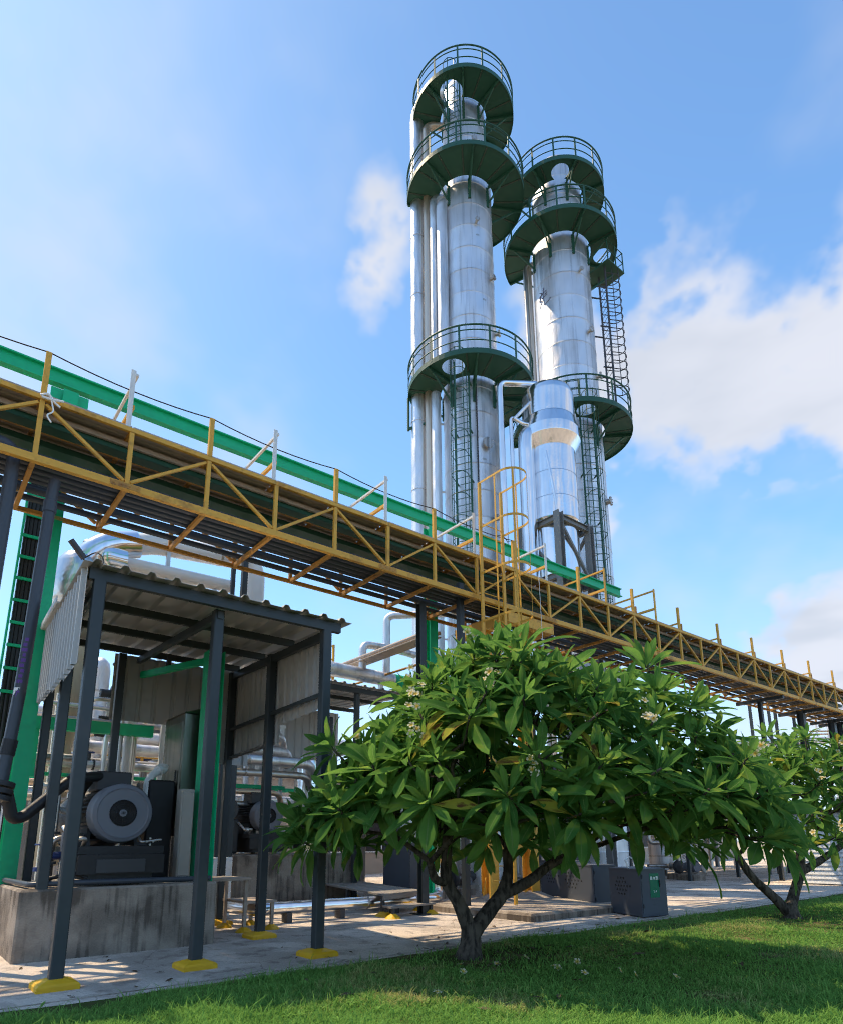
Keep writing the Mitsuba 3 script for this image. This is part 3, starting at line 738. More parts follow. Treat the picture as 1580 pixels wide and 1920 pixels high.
# ---- stilts
for x, y, lab in ((9.95, 12.25, 'dark steel column under the walkway left of the yellow pier'), (10.85, 11.75, 'slim dark post under the walkway close beside the yellow pier')):
    st = thing('walkway_column', lab, 'column')
    part(st, 'shaft', extr(ibeam(.19, .19, .018, .014) if y > 12 else rect(.16, .16, .015), (x, y, 0), (x, y, ZL - .07 + (.6 if y < 12 else 0)), (0, 1, 0)), 'slate')
    part(st, 'base_plate', box((x - .22, y - .22, 0), (x + .22, y + .22, .03)), 'slate')
for x, lab in ((28.9, 'thin dark stilt farthest left of those under the far end of the walkway'), (33.2, 'dark stilt in the middle of the far end of the walkway'), (37.0, 'dark stilt at the right edge under the walkway'), (38.1, 'dark stilt right at the picture edge under the walkway')):
    st = thing('walkway_column', lab, 'column')
    w_ = .16 if x < 30 else .3
    part(st, 'shaft', extr(ibeam(w_, w_, .02, .015), (x, 12.2, 0), (x, 12.2, ZL - .07), (0, 1, 0)), 'slate')
    part(st, 'cap_beam', bar((x, YN, ZL - .15), (x, YF, ZL - .15), .14, .14), 'slate')
pier = thing('yellow_pier', 'yellow steel pier with box beams carrying the walkway beside the caged ladder', 'pier')
for x, y in ((12.2, 12.3), (13.75, 12.3)):
    part(pier, 'column', extr(ibeam(.32, .32, .022, .018), (x, y, .18), (x, y, 7.3), (0, 1, 0)), 'yellow')
    part(pier, 'base_plate', box((x - .3, y - .3, .17), (x + .3, y + .3, .20)), 'yellow')
    for s in (-1, 1):
        part(pier, 'stiffener', hexa([(x + s * .16, y - .012, .2), (x + s * .3, y - .012, .2), (x + s * .16, y - .012, .75), (x + s * .16, y + .012, .2), (x + s * .3, y + .012, .2), (x + s * .16, y + .012, .75)]), 'yellow')
    part(pier, 'grout_heap', lathe([(.62, 0), (.42, .07), (.2, .16), (0, .17)], 20, (x, y, .17)), 'plinth_mat', 40)
part(pier, 'crossbeam', bar((12.2, 11.42, 7.46), (12.2, 13.3, 7.46), .26, .32), 'yellow')
part(pier, 'crossbeam', bar((13.75, 11.42, 7.46), (13.75, 13.3, 7.46), .26, .32), 'yellow')
part(pier, 'side_beam', bar((12.06, 11.3, 7.46), (13.9, 11.3, 7.46), .22, .3), 'yellow')
part(pier, 'tie', bar((12.36, 12.3, 1.5), (13.6, 12.3, 1.5), .1, .16), 'yellow')
whole('pier_footing', bevel_box((10.55, 9.45, -.1), (14.4, 13.2, .17), .05), 'plinth_mat', 'low concrete footing slab under the yellow pier', 'footing')


# ================================================================== CAGED LADDERS
def caged_ladder(name, label, base, facing, z0, z1, width, depth, cage0, m, hoop_step=1.2, straps=5, rung=.3, sr=.03, hr=.025, flat=True, top=True, standoff=0.0):
    """base: (x, y) of the ladder's mid plane; facing: angle in degrees that the climber's back points to"""
    ld = thing(name, label, 'ladder')
    a = math.radians(facing); o = A(math.cos(a), math.sin(a), 0); s = A(-math.sin(a), math.cos(a), 0); b = A(base[0], base[1], 0)
    zz = A(0, 0, 1)
    for e in (-1, 1):
        part(ld, 'stile', bar(b + s * e * width / 2 + zz * z0, b + s * e * width / 2 + zz * z1, sr * 2, sr, o), m)
    for z in np.arange(z0 + .25, z1 - (1.0 if top else .1), rung):
        part(ld, 'rung', sweep([b - s * width / 2 + zz * z, b + s * width / 2 + zz * z], .013, 6), m)
    R = width / 2
    def loop(k):          # k from 0 to 1 round the cage: a U open towards the ladder
        L1 = depth - R
        tot = 2 * L1 + math.pi * R
        d = k * tot
        if d < L1: return b - s * R + o * d
        if d > tot - L1: return b + s * R + o * (tot - d)
        t = (d - L1) / R
        return b + o * L1 + o * R * math.sin(t) - s * R * math.cos(t)
    hz = list(np.arange(z1, cage0 - .01, -hoop_step))
    for z in hz:
        pts = np.array([loop(k) + zz * z for k in np.linspace(0, 1, 22)])
        if flat:
            v = []
            t = np.gradient(pts, axis=0); nn = np.cross(t, zz); nn /= np.linalg.norm(nn, axis=1, keepdims=True)
            ring = [pts - zz * hr, pts + zz * hr, pts + zz * hr + nn * .01, pts - zz * hr + nn * .01]
            n = len(pts); V = np.vstack(ring); i = np.arange(n - 1); F = []
            for q in range(4):
                r0, r1 = q * n, ((q + 1) % 4) * n
                F += [np.stack([r0 + i, r0 + i + 1, r1 + i + 1], 1), np.stack([r0 + i, r1 + i + 1, r1 + i], 1)]
            part(ld, 'cage_hoop', (V, np.vstack(F)), m)
        else:
            part(ld, 'cage_hoop', sweep(pts, hr * .7, 6), m)
    for k in np.linspace(0, 1, straps + 2)[1:-1]:
        p = loop(k); q = unit(loop(k + .01) - loop(k - .01))
        part(ld, 'cage_strap', bar(p + zz * (hz[-1] - .03), p + zz * (z1 + .03), .045 if flat else .03, .01 if flat else .02, np.cross(q, zz)), m)
    if standoff:
        for z in np.arange(z0 + .6, z1, 2.2):
            for e in (-1, 1):
                part(ld, 'bracket', bar(b + s * e * width / 2 + zz * z, b + s * e * width / 2 - o * standoff + zz * z, .05, .05), m)
    return ld


caged_ladder('caged_ladder', 'yellow caged ladder rising from the pier footing past the walkway', (11.33, 11.0), -90, .18, 10.86, .8, 1.15, 2.5, 'yellow', 1.28, 4, .32, .045, .03)
labels['caged_ladder']['label'] = 'yellow caged ladder rising from the pier footing past the walkway'
whole('pull_rope', sweep([(13.2, 11.05, 8.9), (13.22, 11.04, 6.5), (13.2, 11.03, 3.2)], .008, 5), 'white', 'thin white cord hanging from the walkway right of the caged ladder', 'cord')

# ================================================================== DISTILLATION TOWERS
def tower_platform(tw, c, z, r0, r1, a0, a1, holes=(), posts=9, rail_h=1.22, rail=None, m='green_dark', rings=(.42, .8)):
    deck = sector(c, r0, r1, a0, a1)
    for h in holes: deck = deck.difference(h)
    pl = part(tw, 'platform', slab(deck, z, z + .03), m, label='dark green ring platform seen from below')
    part(pl, 'toe_plate', slab(sector(c, r1 - .012, r1 + .012, a0, a1), z - .09, z + .14), m)
    n = max(3, int(round((a1 - a0) / 38)))
    for a in np.linspace(a0, a1, n):
        t = math.radians(a); q = A(c[0], c[1], 0); o = A(math.cos(t), math.sin(t), 0)
        if any(h.contains(Point(*(q + o * rr)[:2])) for h in holes for rr in (r0 + .3, r1 - .4)):
            continue
        part(pl, 'radial_joist', bar(q + o * (r0 - .05) + A(0, 0, z - .065), q + o * (r1 - .02) + A(0, 0, z - .065), .07, .12), m)
        part(pl, 'knee_brace', bar(q + o * (r0 - .14) + A(0, 0, z - 1.0), q + o * (r1 - .35) + A(0, 0, z - .13), .06, .06), m)
        part(pl, 'wall_bracket', box(q[:2].tolist() + [0], (1, 1, 1)) if False else bar(q + o * (r0 - .11) + A(0, 0, z - 1.15), q + o * (r0 - .11) + A(0, 0, z - .1), .12, .1, o), m)
    for a in np.arange(a0 + 12, a1 - 5, 24):
        t = math.radians(a); q = A(c[0], c[1], 0); o = A(math.cos(t), math.sin(t), 0)
        if any(h.buffer(.08).intersects(Point(*(q + o * rr)[:2])) for h in holes for rr in np.linspace(r0, r1, 8)): continue
        part(pl, 'plate_seam', bar(q + o * (r0 + .02) + A(0, 0, z - .012), q + o * (r1 - .03) + A(0, 0, z - .012), .05, .02), 'rust_green')
    ra0, ra1 = rail or (a0, a1)
    for h, w in [(rail_h, .036)] + [(rail_h * q, .022) for q in rings]:
        part(pl, 'handrail', sweep(arc(c, r1, z + h, ra0, ra1, 50), w, 7), m)
    for a in np.linspace(ra0, ra1, posts):
        t = math.radians(a)
        part(pl, 'rail_post', bar((c[0] + r1 * math.cos(t), c[1] + r1 * math.sin(t), z), (c[0] + r1 * math.cos(t), c[1] + r1 * math.sin(t), z + rail_h), .08, .03, (math.cos(t), math.sin(t), 0)), m)
    return pl


def clad_column(tw, c, r, z0, z1, step, seam0=0.0):
    z, i = z0, 0
    while z < z1 - .05:
        zt = min(z + step, z1)
        rr = r + .004 * ((i * 7) % 3 - 1)
        band = lathe([(rr + .010, z - .03), (rr + .012, z - .028), (rr + .006, z + .004), (rr, z + .03), (rr - .001, zt - .045), (rr + .008, zt - .03), (rr + .001, zt - .012), (rr - .001, zt + .0)], 72, (c[0], c[1], 0))
        lap = []
        for a in (seam0 + 100 * (i % 2), seam0 + 120 + 100 * (i % 2), seam0 + 240 + 100 * (i % 2)):
            t = math.radians(a); o = A(math.cos(t), math.sin(t), 0)
            lap.append(bar(A(c[0], c[1], z + .03) + o * (rr + .002), A(c[0], c[1], zt - .03) + o * (rr + .002), .03, .008, o))
        part(tw, 'cladding_band', cat(band, *lap), 'alu' if i % 3 else 'alu_two', 30)
        z, i = zt, i + 1


def riser(tw, name, pts, r, m='alu', br=None, rings=1.2, label=None):
    k = part(tw, name, pipe(pts, r, br or r * 2.2, 20), m, 40, label=label)
    return k


C1 = (16.95, 17.41); R1 = 1.17
t1 = thing('distillation_tower', 'taller left silver tower with three dark green ring platforms', 'tower')
clad_column(t1, C1, R1, 0, 31.1, 1.17, 200)
clad_column(t1, C1, 1.0, 31.1, 36.7, 1.1, 220)
part(t1, 'head', lathe([(1.0, 36.7), (.95, 36.95), (.7, 37.2), (.45, 37.36), (0, 37.42)], 48, (*C1, 0)), 'alu', 40)
dirv = lambda c, a, r: (c[0] + r * math.cos(math.radians(a)), c[1] + r * math.sin(math.radians(a)))
hole = lambda c, a, r, w: Point(*dirv(c, a, r)).buffer(w, 16)
tower_platform(t1, C1, 20.26, R1 + .12, 2.66, 139, 374, [hole(C1, 206, 1.95, .46)], 10)
tower_platform(t1, C1, 30.60, R1 + .12, 2.68, 140, 377, [], 10)
tower_platform(t1, C1, 35.40, 1.1, 2.38, 141, 356, [hole(C1, 205, 1.45, .52)], 9)
for q in ((139, 2.6), (139, 1.7)):
    part(t1, 'platform_strut', bar((*dirv(C1, q[0] + 1, q[1]), 20.24), (*dirv(C1, 141, 2.15 if q[1] > 2 else 2.0), 18.9), .09), 'green_dark')
part(t1, 'platform_strut', bar((*dirv(C1, 141, 2.66), 20.2), (*dirv(C1, 141, 2.66), 18.6), .07), 'green_dark')
part(t1, 'platform_strut', bar((*dirv(C1, 141, 2.64), 18.7), (*dirv(C1, 150, 1.6), 18.9), .09), 'green_dark')
# risers on the left side
riser(t1, 'riser_pipe', [(15.29, 18.88, 0), (15.29, 18.88, 36.0), (15.6, 18.5, 37.0), (16.4, 17.9, 37.3)], .33, 'alu', .7, label='fat silver riser on the left of the tower')
riser(t1, 'riser_pipe', [(15.42, 18.36, 0), (15.42, 18.36, 34.9), (16.3, 17.9, 35.1)], .17, 'tan_metal')
riser(t1, 'riser_pipe', [(15.46, 17.95, 0), (15.46, 17.95, 20.0)], .2, 'alu')
riser(t1, 'riser_pipe', [(15.46, 17.96, 20.4), (15.46, 17.96, 30.2), (16.0, 17.8, 30.5)], .17, 'alu')
riser(t1, 'riser_pipe', [(15.55, 17.5, 20.4), (15.55, 17.5, 29.6), (16.1, 17.48, 29.9)], .24, 'alu_two')
for z in np.arange(3, 35, 3.2):
    part(t1, 'pipe_clamp', cat(lathe([(.332, -.02), (.345, -.02), (.345, .02), (.332, .02)], 20, (15.29, 18.88, z)), bar((15.5, 18.7, z), (16.3, 18.1, z), .06, .06)), 'alu_two')
for k, (z, a) in enumerate(((24.2, 262), (16.5, 250), (27.5, 250))):
    o = A(math.cos(math.radians(a)), math.sin(math.radians(a)), 0)
    part(t1, 'name_plate', bar(A(*C1, z) + o * (R1 + .006), A(*C1, z + .08) + o * (R1 + .006), .16, .008, o), 'alu_dull')
part(t1, 'conduit', sweep([(*dirv(C1, 236, R1 + .1), 8), (*dirv(C1, 236, R1 + .1), 19.9)], .03, 8), 'iron')
caged_ladder('tower_ladder', 'dark green caged ladder on the lower part of the left tower', dirv(C1, 212, R1 + .32), 208, 6.0, 20.9, .62, .78, 8.2, 'green_dark', .92, 5, .3, .035, .022, False, True, .3)
caged_ladder('tower_ladder', 'dark green caged ladder between the two upper platforms of the left tower', dirv(C1, 208, R1 + .2), 208, 30.7, 36.5, .6, .75, 32.6, 'green_dark', .85, 5, .3, .035, .022, False)

def nozzle(tw, c, r, z, a, rad, out):
    o = A(math.cos(math.radians(a)), math.sin(math.radians(a)), 0); b = A(c[0], c[1], z)
    part(tw, 'nozzle', cat(lathe([(0, r - .05), (rad, r - .05), (rad, r + out), (rad * 1.7, r + out), (rad * 1.7, r + out + .05), (0, r + out + .05)], 20, b, o), bolt_ring(b + o * (r + out + .05), o, rad * 1.4, 8, .022, .025)), 'alu_dull', 30, label='short flanged nozzle')


for z, a, rad in ((23.0, 300, .09), (25.6, 285, .07), (28.2, 248, .06), (17.2, 255, .14), (14.0, 268, .08), (33.0, 250, .08)): nozzle(t1, C1, R1 if z < 31 else 1.0, z, a, rad, .14)
C2 = (21.95, 16.02); R2 = 1.35
t2 = thing('distillation_tower', 'shorter right silver tower behind the shiny vessel, with marker scrawl on its cladding', 'tower')
clad_column(t2, C2, R2, 0, 30.1, 1.25, 190)
clad_column(t2, C2, 1.18, 30.1, 34.4, 1.1, 215)
part(t2, 'head', lathe([(1.18, 34.4), (1.1, 34.7), (.8, 34.95), (.4, 35.08), (0, 35.1)], 48, (*C2, 0)), 'alu', 40)
tower_platform(t2, C2, 19.65, R2 + .12, 2.66, 128, 363, [hole(C2, 236, 1.95, .40)], 10)
tower_platform(t2, C2, 29.65, R2 + .12, 2.70, 108, 380, [hole(C2, 318, 2.05, .42)], 11)
tower_platform(t2, C2, 32.95, 1.3, 2.32, 140, 345, [hole(C2, 226, 1.62, .42)], 9)
riser(t2, 'riser_pipe', [(20.76, 17.26, 0), (20.76, 17.26, 29.3), (21.2, 16.8, 29.6)], .11, 'alu_dull')
riser(t2, 'riser_pipe', [(20.87, 17.10, 0), (20.87, 17.10, 29.3), (21.2, 16.7, 29.5)], .11, 'tan_metal')


def scrawl(strokes, a_mid, z_mid, size, r, c):
    out = []
    for s in strokes:
        pts = []
        for (x0, y0), (x1, y1) in zip(s, s[1:]):
            for t in np.linspace(0, 1, 6): pts.append((x0 + (x1 - x0) * t, y0 + (y1 - y0) * t))
        q = []
        for x, y in pts:
            a = math.radians(a_mid) + x * size / r
            q.append((c[0] + r * math.cos(a), c[1] + r * math.sin(a), z_mid + y * size))
        out.append(sweep(q, .015, 5))
    return cat(*out)


for z, a, rad in ((24.4, 268, .08), (27.6, 255, .06), (22.3, 290, .1), (16.0, 290, .12)): nozzle(t2, C2, R2, z, a, rad, .14)
part(t2, 'marker_scrawl', scrawl([[(-.3, .5), (-.1, .35), (-.35, -.1), (-.1, -.2), (-.3, -.55)], [(.05, .6), (.0, .1), (.05, -.6), (.4, -.5), (.5, -.35)], [(-.35, .2), (.25, .3)], [(.1, .1), (.3, .15)], [(-.1, -.05), (.3, .0)]], 176, 26.6, .8, R2 + .012, C2), 'scrawl_ink', label='handwritten dark mark on the cladding')
part(t2, 'marker_scrawl', scrawl([[(-.2, .6), (-.15, .45)], [(-.35, .2), (.1, .35), (-.05, -.1), (-.3, -.4)], [(-.05, .3), (.15, .1), (.1, -.2)], [(.3, .1), (.35, -.35), (.2, -.6)], [(-.45, -.1), (-.2, -.2)]], 180, 21.6, .8, R2 + .012, C2), 'scrawl_ink', label='handwritten dark mark on the cladding')
caged_ladder('tower_ladder', 'caged ladder standing clear of the right side of the right tower', (23.08, 14.5), -30, 19.9, 28.4, .66, .85, 21.6, 'iron', .44, 5, .3, .05, .03, False, True, .45)
caged_ladder('tower_ladder', 'dark green caged ladder on the lower part of the right tower', dirv(C2, 240, R2 + .3), 240, 3.0, 20.4, .6, .75, 5.0, 'green_dark', .95, 5, .3, .035, .022, False, True, .3)
lp = thing('ladder_landing', 'small dark green landing with rails at the head of the right tower ladder', 'platform')
part(lp, 'floor', box((22.7, 13.85, 28.3), (24.0, 15.0, 28.36)), 'green_dark')
for x, y in ((22.72, 13.88), (23.97, 13.88), (23.97, 14.97), (23.35, 13.88)):
    part(lp, 'rail_post', bar((x, y, 28.36), (x, y, 29.5), .04), 'green_dark')
for z in (28.9, 29.48):
    part(lp, 'handrail', cat(bar((22.72, 13.88, z), (23.97, 13.88, z), .03), bar((23.97, 13.88, z), (23.97, 14.97, z), .03)), 'green_dark')
part(lp, 'bracket', bar((22.6, 15.2, 27.3), (23.6, 14.2, 28.28), .07), 'green_dark')
gate = thing('platform_gate', 'small rail gate on the low platform of the right tower', 'gate')
gq = [dirv(C2, a, 2.5) for a in (214, 226)]
for x, y in gq: part(gate, 'post', bar((x, y, 19.69), (x, y, 20.75), .07), 'green_dark')
for z in (20.0, 20.35, 20.7): part(gate, 'bar', bar((*gq[0], z), (*gq[1], z), .025), 'green_dark')

# ================================================================== SHINY VESSEL ON ITS STEEL STAND
V = (18.47, 14.55); zf = lambda z: 1.6 + (z - 1.6) * 23.5 / 23
vs = thing('process_vessel', 'shiny silver vessel with a bulging waist on a grey steel stand before the right tower', 'vessel')
rb, rm, rt = .95, 1.19, 1.04
for z0, z1 in ((13.5, 14.35), (14.35, 15.4), (15.4, 16.52)):
    part(vs, 'shell_band', lathe([(rb + .006, z0), (rb, z0 + .03), (rb, z1 - .02), (rb - .002, z1)], 72, (*V, 0)), 'alu_bright', 40)
part(vs, 'lower_cone', lathe([(rb, 16.52), (rm, 16.98)], 72, (*V, 0)), 'alu_bright', 20, label='inward sloping mirror bright cone')
part(vs, 'waist_band', lathe([(rm, 16.98), (rm + .006, 17.0), (rm, 17.4)], 72, (*V, 0)), 'alu_bright', 40)
part(vs, 'upper_cone', lathe([(rm, 17.4), (rt, 17.95)], 72, (*V, 0)), 'alu_bright', 20)
part(vs, 'shell_band', lathe([(rt + .006, 17.95), (rt, 17.98), (rt, 19.0)], 72, (*V, 0)), 'alu_bright', 40)
part(vs, 'dome', lathe([(rt, 19.0), (rt - .02, 19.16), (rt - .09, 19.32), (.70, 19.52), (.42, 19.66), (0, 19.72)], 64, (*V, 0)), 'alu_bright', 60)
part(vs, 'skirt', lathe([(rb, 13.5), (rb - .05, 13.42), (rb - .06, 10.4), (.7, 10.0), (.25, 9.6), (.25, 7.5), (0, 7.5)], 56, (*V, 0)), 'alu_bright', 30)
riser(vs, 'vapour_pipe', [(18.3, 14.6, 19.6), (18.2, 14.65, 19.75), (16.55, 15.35, 19.45), (16.55, 15.35, 6.5)], .125, 'alu_bright', .25, label='slim silver pipe rising over the vessel top')
riser(vs, 'side_pipe', [(18.2, 14.9, 16.6), (17.9, 14.75, 17.1), (17.35, 14.75, 17.25), (17.25, 14.75, 16.6), (17.25, 14.75, 6.5)], .30, 'alu_bright', .5, label='fat silver pipe bent into the vessel waist')
riser(vs, 'small_pipe', [(16.85, 15.1, 6.5), (16.85, 15.1, 17.9), (17.3, 14.7, 17.5), (17.6, 14.5, 17.6)], .075, 'alu_bright', .2)
riser(vs, 'small_pipe', [(16.9, 15.0, 17.75), (17.5, 14.6, 18.6), (17.8, 14.4, 18.6), (17.85, 14.4, 18.0), (17.6, 14.45, 17.7)], .07, 'alu', .2)
part(vs, 'bracket_lug', box((19.2, 13.9, 18.0), (19.42, 14.1, 18.5)), 'alu_dull')
part(vs, 'drain_trace', pipe([(17.62, 14.1, 16.2), (17.68, 13.95, 15.0), (17.78, 13.88, 14.0), (17.75, 13.9, 12.0)], .05, .2), 'alu_bright')
stand = thing('vessel_stand', 'grey steel four legged stand under the shiny vessel', 'stand')
hs = .90
cs = [(V[0] + sx * hs, V[1] + sy * hs) for sx, sy in ((-1, -1), (1, -1), (1, 1), (-1, 1))]
for x, y in cs: part(stand, 'leg', extr(ibeam(.26, .26, .02, .015), (x, y, 0), (x, y, 13.45), (1, 0, 0)), 'slate' if False else 'stand_grey')
for zz in (13.25, 11.0, 8.4):
    for i in range(4):
        a, b = cs[i], cs[(i + 1) % 4]
        d = unit(A(*b) - A(*a)) * .14
        part(stand, 'ring_beam', extr(ibeam(.16, .22, .015, .012), (a[0] + d[0], a[1] + d[1], zz), (b[0] - d[0], b[1] - d[1], zz)), 'stand_grey')
for i in range(4):
    a, b = cs[i], cs[(i + 1) % 4]
    d = unit(A(*b) - A(*a)) * .12
    part(stand, 'diagonal_brace', bar((a[0] + d[0], a[1] + d[1], 13.05), (b[0] - d[0], b[1] - d[1], 11.15), .11, .09), 'stand_grey')

# ================================================================== BEHIND THE SHED: DUCTS, SECOND MOTOR, PIPES
dk = thing('vapour_duct', 'big foil wrapped silver duct bending down behind the left wall of the shed', 'duct')
part(dk, 'elbow', pipe([(2.72, 16, 6.6), (2.66, 16, 7.9), (3.1, 16, 8.62), (3.9, 16, 8.9)], .34, .7, 24), 'alu_bright', 40)
part(dk, 'run', pipe([(3.85, 16, 8.88), (4.3, 16, 9.05), (7.05, 16, 9.3), (7.05, 16, 7.6), (7.05, 16, 4)], .27, .55, 24), 'wrap', 40)
part(dk, 'wrapped_leg', sweep([(2.72 + .05 * math.sin(i * 1.7), 16 + .04 * math.cos(i * 2.3), z) for i, z in enumerate(np.linspace(6.75, 1.2, 12))], [.37, .44, .43, .38, .33, .31, .28, .30, .27, .28, .26, .27], 20), 'tan_foil', 40, label='crumpled tan foil wrap on the lower leg')
part(dk, 'foil_bulge', sweep([(2.70, 16, 8.15), (2.64, 15.97, 7.9), (2.62, 15.96, 7.5), (2.66, 15.97, 7.0), (2.7, 16, 6.6)], [.36, .47, .52, .49, .38], 24), 'foil', 40, label='crumpled plastic wrapped bulge of the elbow')
for p, d in (((2.95, 16, 8.47), (.6, 0, .75)), ((4.6, 16, 9.12), (1, 0, .1)), ((6.0, 16, 9.22), (1, 0, .1))): part(dk, 'band_clamp', lathe([(.275, -.03), (.292, -.03), (.292, .03), (.275, .03)], 24, p, d), 'alu_dull')
dk2 = thing('lower_duct', 'shorter silver duct with a domed end just above the shed roof', 'duct')
part(dk2, 'run', sweep([(3.3, 15.9, 8.28), (6.3, 15.9, 8.36)], .17, 20), 'wrap', 40)
part(dk2, 'domed_end', lathe([(0, -.3), (.16, -.27), (.27, -.16), (.31, 0), (.31, .34), (.2, .36)], 28, (3.3, 15.9, 8.3), (1, 0, .03)), 'alu_bright', 60)
part(dk2, 'support', cat(bar((4.65, 15.9, 5.5), (4.65, 15.9, 8.85), .09), bar((5.9, 15.9, 5.5), (5.9, 15.9, 8.2), .09)), 'alu_dull')
for x, y, w_, lab in ((6.32, 15, .14, 'black post standing between the walkway and the shed roof'), (6.02, 15, .1, 'thin dark post standing next to the black post behind the shed roof')):
    whole('duct_post', bar((x, y, 0), (x, y, 9.2), w_, c=.01, up=(0, 1, 0)), 'slate', lab, 'post')
tr = thing('cable_riser', 'bright green vertical cable ladder with black cables at the left', 'cable tray')
tx, ty = 1.6, 14.92
for s in (-1, 1): part(tr, 'side_rail', extr([(-.02, -.05), (.02, -.05), (.02, .05), (-.02, .05)], (tx - .03 + s * .24, ty, 4.4), (tx + .03 + s * .24, ty, 9.8), (0, 1, 0)), 'green')
for z in np.arange(4.6, 9.7, .48): part(tr, 'cross_rung', bar((tx - .22, ty, z), (tx + .22, ty, z), .04, .06), 'green')
for i in range(5): part(tr, 'cable', sweep([(tx - .16 + i * .075, ty + .07, 3), (tx - .15 + i * .075, ty + .07, 9.8)], .042, 8), 'black', 40)
for s in (-1, 1): part(tr, 'leg', bar((tx + s * .24, ty + .06, 0), (tx + s * .24, ty + .06, 4.5), .08), 'green')

whole('rear_plinth', bevel_box((7.3, 16.95, -.2), (11.2, 21, 1.33), .03), 'plinth_mat', 'brown stained concrete plinth under the farther motor', 'plinth')
motor((8.42, 17.25, 2.39), 'farther grey electric motor seen between the shed posts, half hidden by the tree', .45)
rs = thing('rear_shed', 'second open shed behind the first with only its roof edge showing', 'shed')
for x, y in ((7.0, 16.7), (10.95, 16.7), (12.55, 16.7), (7.0, 21), (12.6, 21)):
    part(rs, 'post', bar((x, y, 0), (x, y, 6.3), .15, c=.014, up=(0, 1, 0)), 'slate')
    part(rs, 'post_foot', bevel_box((x - .2, y - .2, 0), (x + .2, y + .2, .09), .05), 'yellow_bright')
part(rs, 'roof_beam', bar((6.6, 16.6, 6.27), (13.0, 16.6, 6.27), .09, .16), 'slate')
for y in (18.2, 19.8): part(rs, 'roof_beam', bar((6.6, y, 6.38), (13.0, y, 6.38), .09, .12), 'slate')
for k in range(6):
    part(rs, 'roof_sheet', corrugated((6.5 + k * 1.09, 16.35, 6.37 + .006 * (k % 2)), (1, 0, 0), (0, 1, .06), 1.12, 4.9, .34, .055, .06, .13), 'sheet')
for k in range(5):
    part(rs, 'wall_sheet', corrugated((13.0 - k * 1.1, 21.1, 3.9), (-1, 0, 0), (0, 0, 1), 1.1, 2.6, .3, .03, .05, .1), 'sheet')
pc = thing('plant_canopy', 'long low corrugated canopy over the plant behind the tree', 'canopy')
for i in range(15):
    part(pc, 'roof_sheet', corrugated((13.4 + 2.0 * i, 14.5, 4.45 + .006 * (i % 2)), (1, 0, 0), (0, 1, .03), 2.04, 6.6, .34, .055, .06, .13), 'roof_metal')
for x in np.arange(13.6, 43.5, 4.2):
    for y in (14.7, 20.9): part(pc, 'post', bar((x, y, 0), (x, y, 4.44), .14, c=.012, up=(0, 1, 0)), 'slate')
for y in (14.7, 17.8, 20.9): part(pc, 'purlin', bar((13.4, y, 4.37 + .03 * (y - 14.7)), (43.4, y, 4.37 + .03 * (y - 14.7)), .08, .12), 'slate')
tk = thing('insulated_tank', 'shiny silver upright tank behind the farther motor', 'tank')
part(tk, 'shell', lathe([(0, 1.4), (.42, 1.4), (.44, 1.5), (.44, 3.9), (.36, 4.15), (0, 4.25)], 40, (9.85, 17.6, 0)), 'alu_bright', 40)
part(tk, 'shell_band', cat(*[lathe([(.442, z), (.455, z + .01), (.455, z + .05), (.442, z + .06)], 40, (9.85, 17.6, 0)) for z in (1.9, 2.7, 3.5)]), 'alu')
part(tk, 'leg', cat(*[bar((9.85 + .34 * math.cos(a), 17.6 + .34 * math.sin(a), 1.3), (9.85 + .34 * math.cos(a), 17.6 + .34 * math.sin(a), 1.6), .08) for a in (0, 2, 4)]), 'alu_dull')
wu = thing('white_cabinet', 'small white cabinet on a plinth beside the green column', 'cabinet')
part(wu, 'body', bevel_box((5.75, 14.9, .0), (6.4, 15.5, 1.32), .02), 'white_paint')
part(wu, 'door', box((5.82, 14.885, .3), (6.08, 14.898, 1.25)), 'white_paint')
part(wu, 'door', box((6.11, 14.885, .3), (6.36, 14.898, 1.25)), 'white_paint')
st = thing('plinth_steps', 'rusty brown steel steps against the right end of the front plinth', 'steps')
for lo, hi in (((4.56, 12.0, .94), (5.55, 13.1, .985)), ((5.5, 12.1, .5), (6.15, 13.2, .54))):
    part(st, 'tread', box(lo, hi), 'deck')
for x, y, z in ((5.48, 12.08, .94), (5.48, 13.0, .94), (6.08, 12.16, .5), (6.08, 13.1, .5)):
    part(st, 'leg', bar((x, y, 0), (x, y, z), .06), 'deck')
    part(st, 'leg_foot', lathe([(.16, 0), (.13, .04), (.05, .09), (0, .09)], 16, (x, y, 0)), 'yellow_bright')
bw = thing('steel_boardwalk', 'low steel boardwalk on short legs behind the shed post', 'platform')
for i in range(6):
    a, b = A(8.95 + .0 * i, 12.45, 0), A(10.45, 12.9, 0)
    g = lambda s, t: (8.95 + 1.5 * s + 1.25 * t, 12.45 + .45 * s + 5.0 * t)
    p4 = [g(i / 6 + .004, 0), g((i + 1) / 6 - .004, 0), g((i + 1) / 6 - .004, 1), g(i / 6 + .004, 1)]
    part(bw, 'plank', slab(Polygon(p4), .44, .48 + .002 * (i % 2)), 'plank_grey')
for s, t in ((.03, .02), (.97, .02), (.03, .5), (.97, .5), (.03, .97), (.97, .97)):
    x, y = g(s, t)
    part(bw, 'leg', bar((x, y, 0), (x, y, .44), .07), 'iron')
    part(bw, 'leg_foot', lathe([(.18, 0), (.14, .04), (.05, .1), (0, .1)], 16, (x, y, 0)), 'yellow_bright')
part(bw, 'edge_angle', bar((*g(0, 0), .4), (*g(1, 0), .4), .03, .1), 'plank_grey')
sb = thing('boardwalk_step', 'low steel step in front of the boardwalk with yellow feet', 'step')
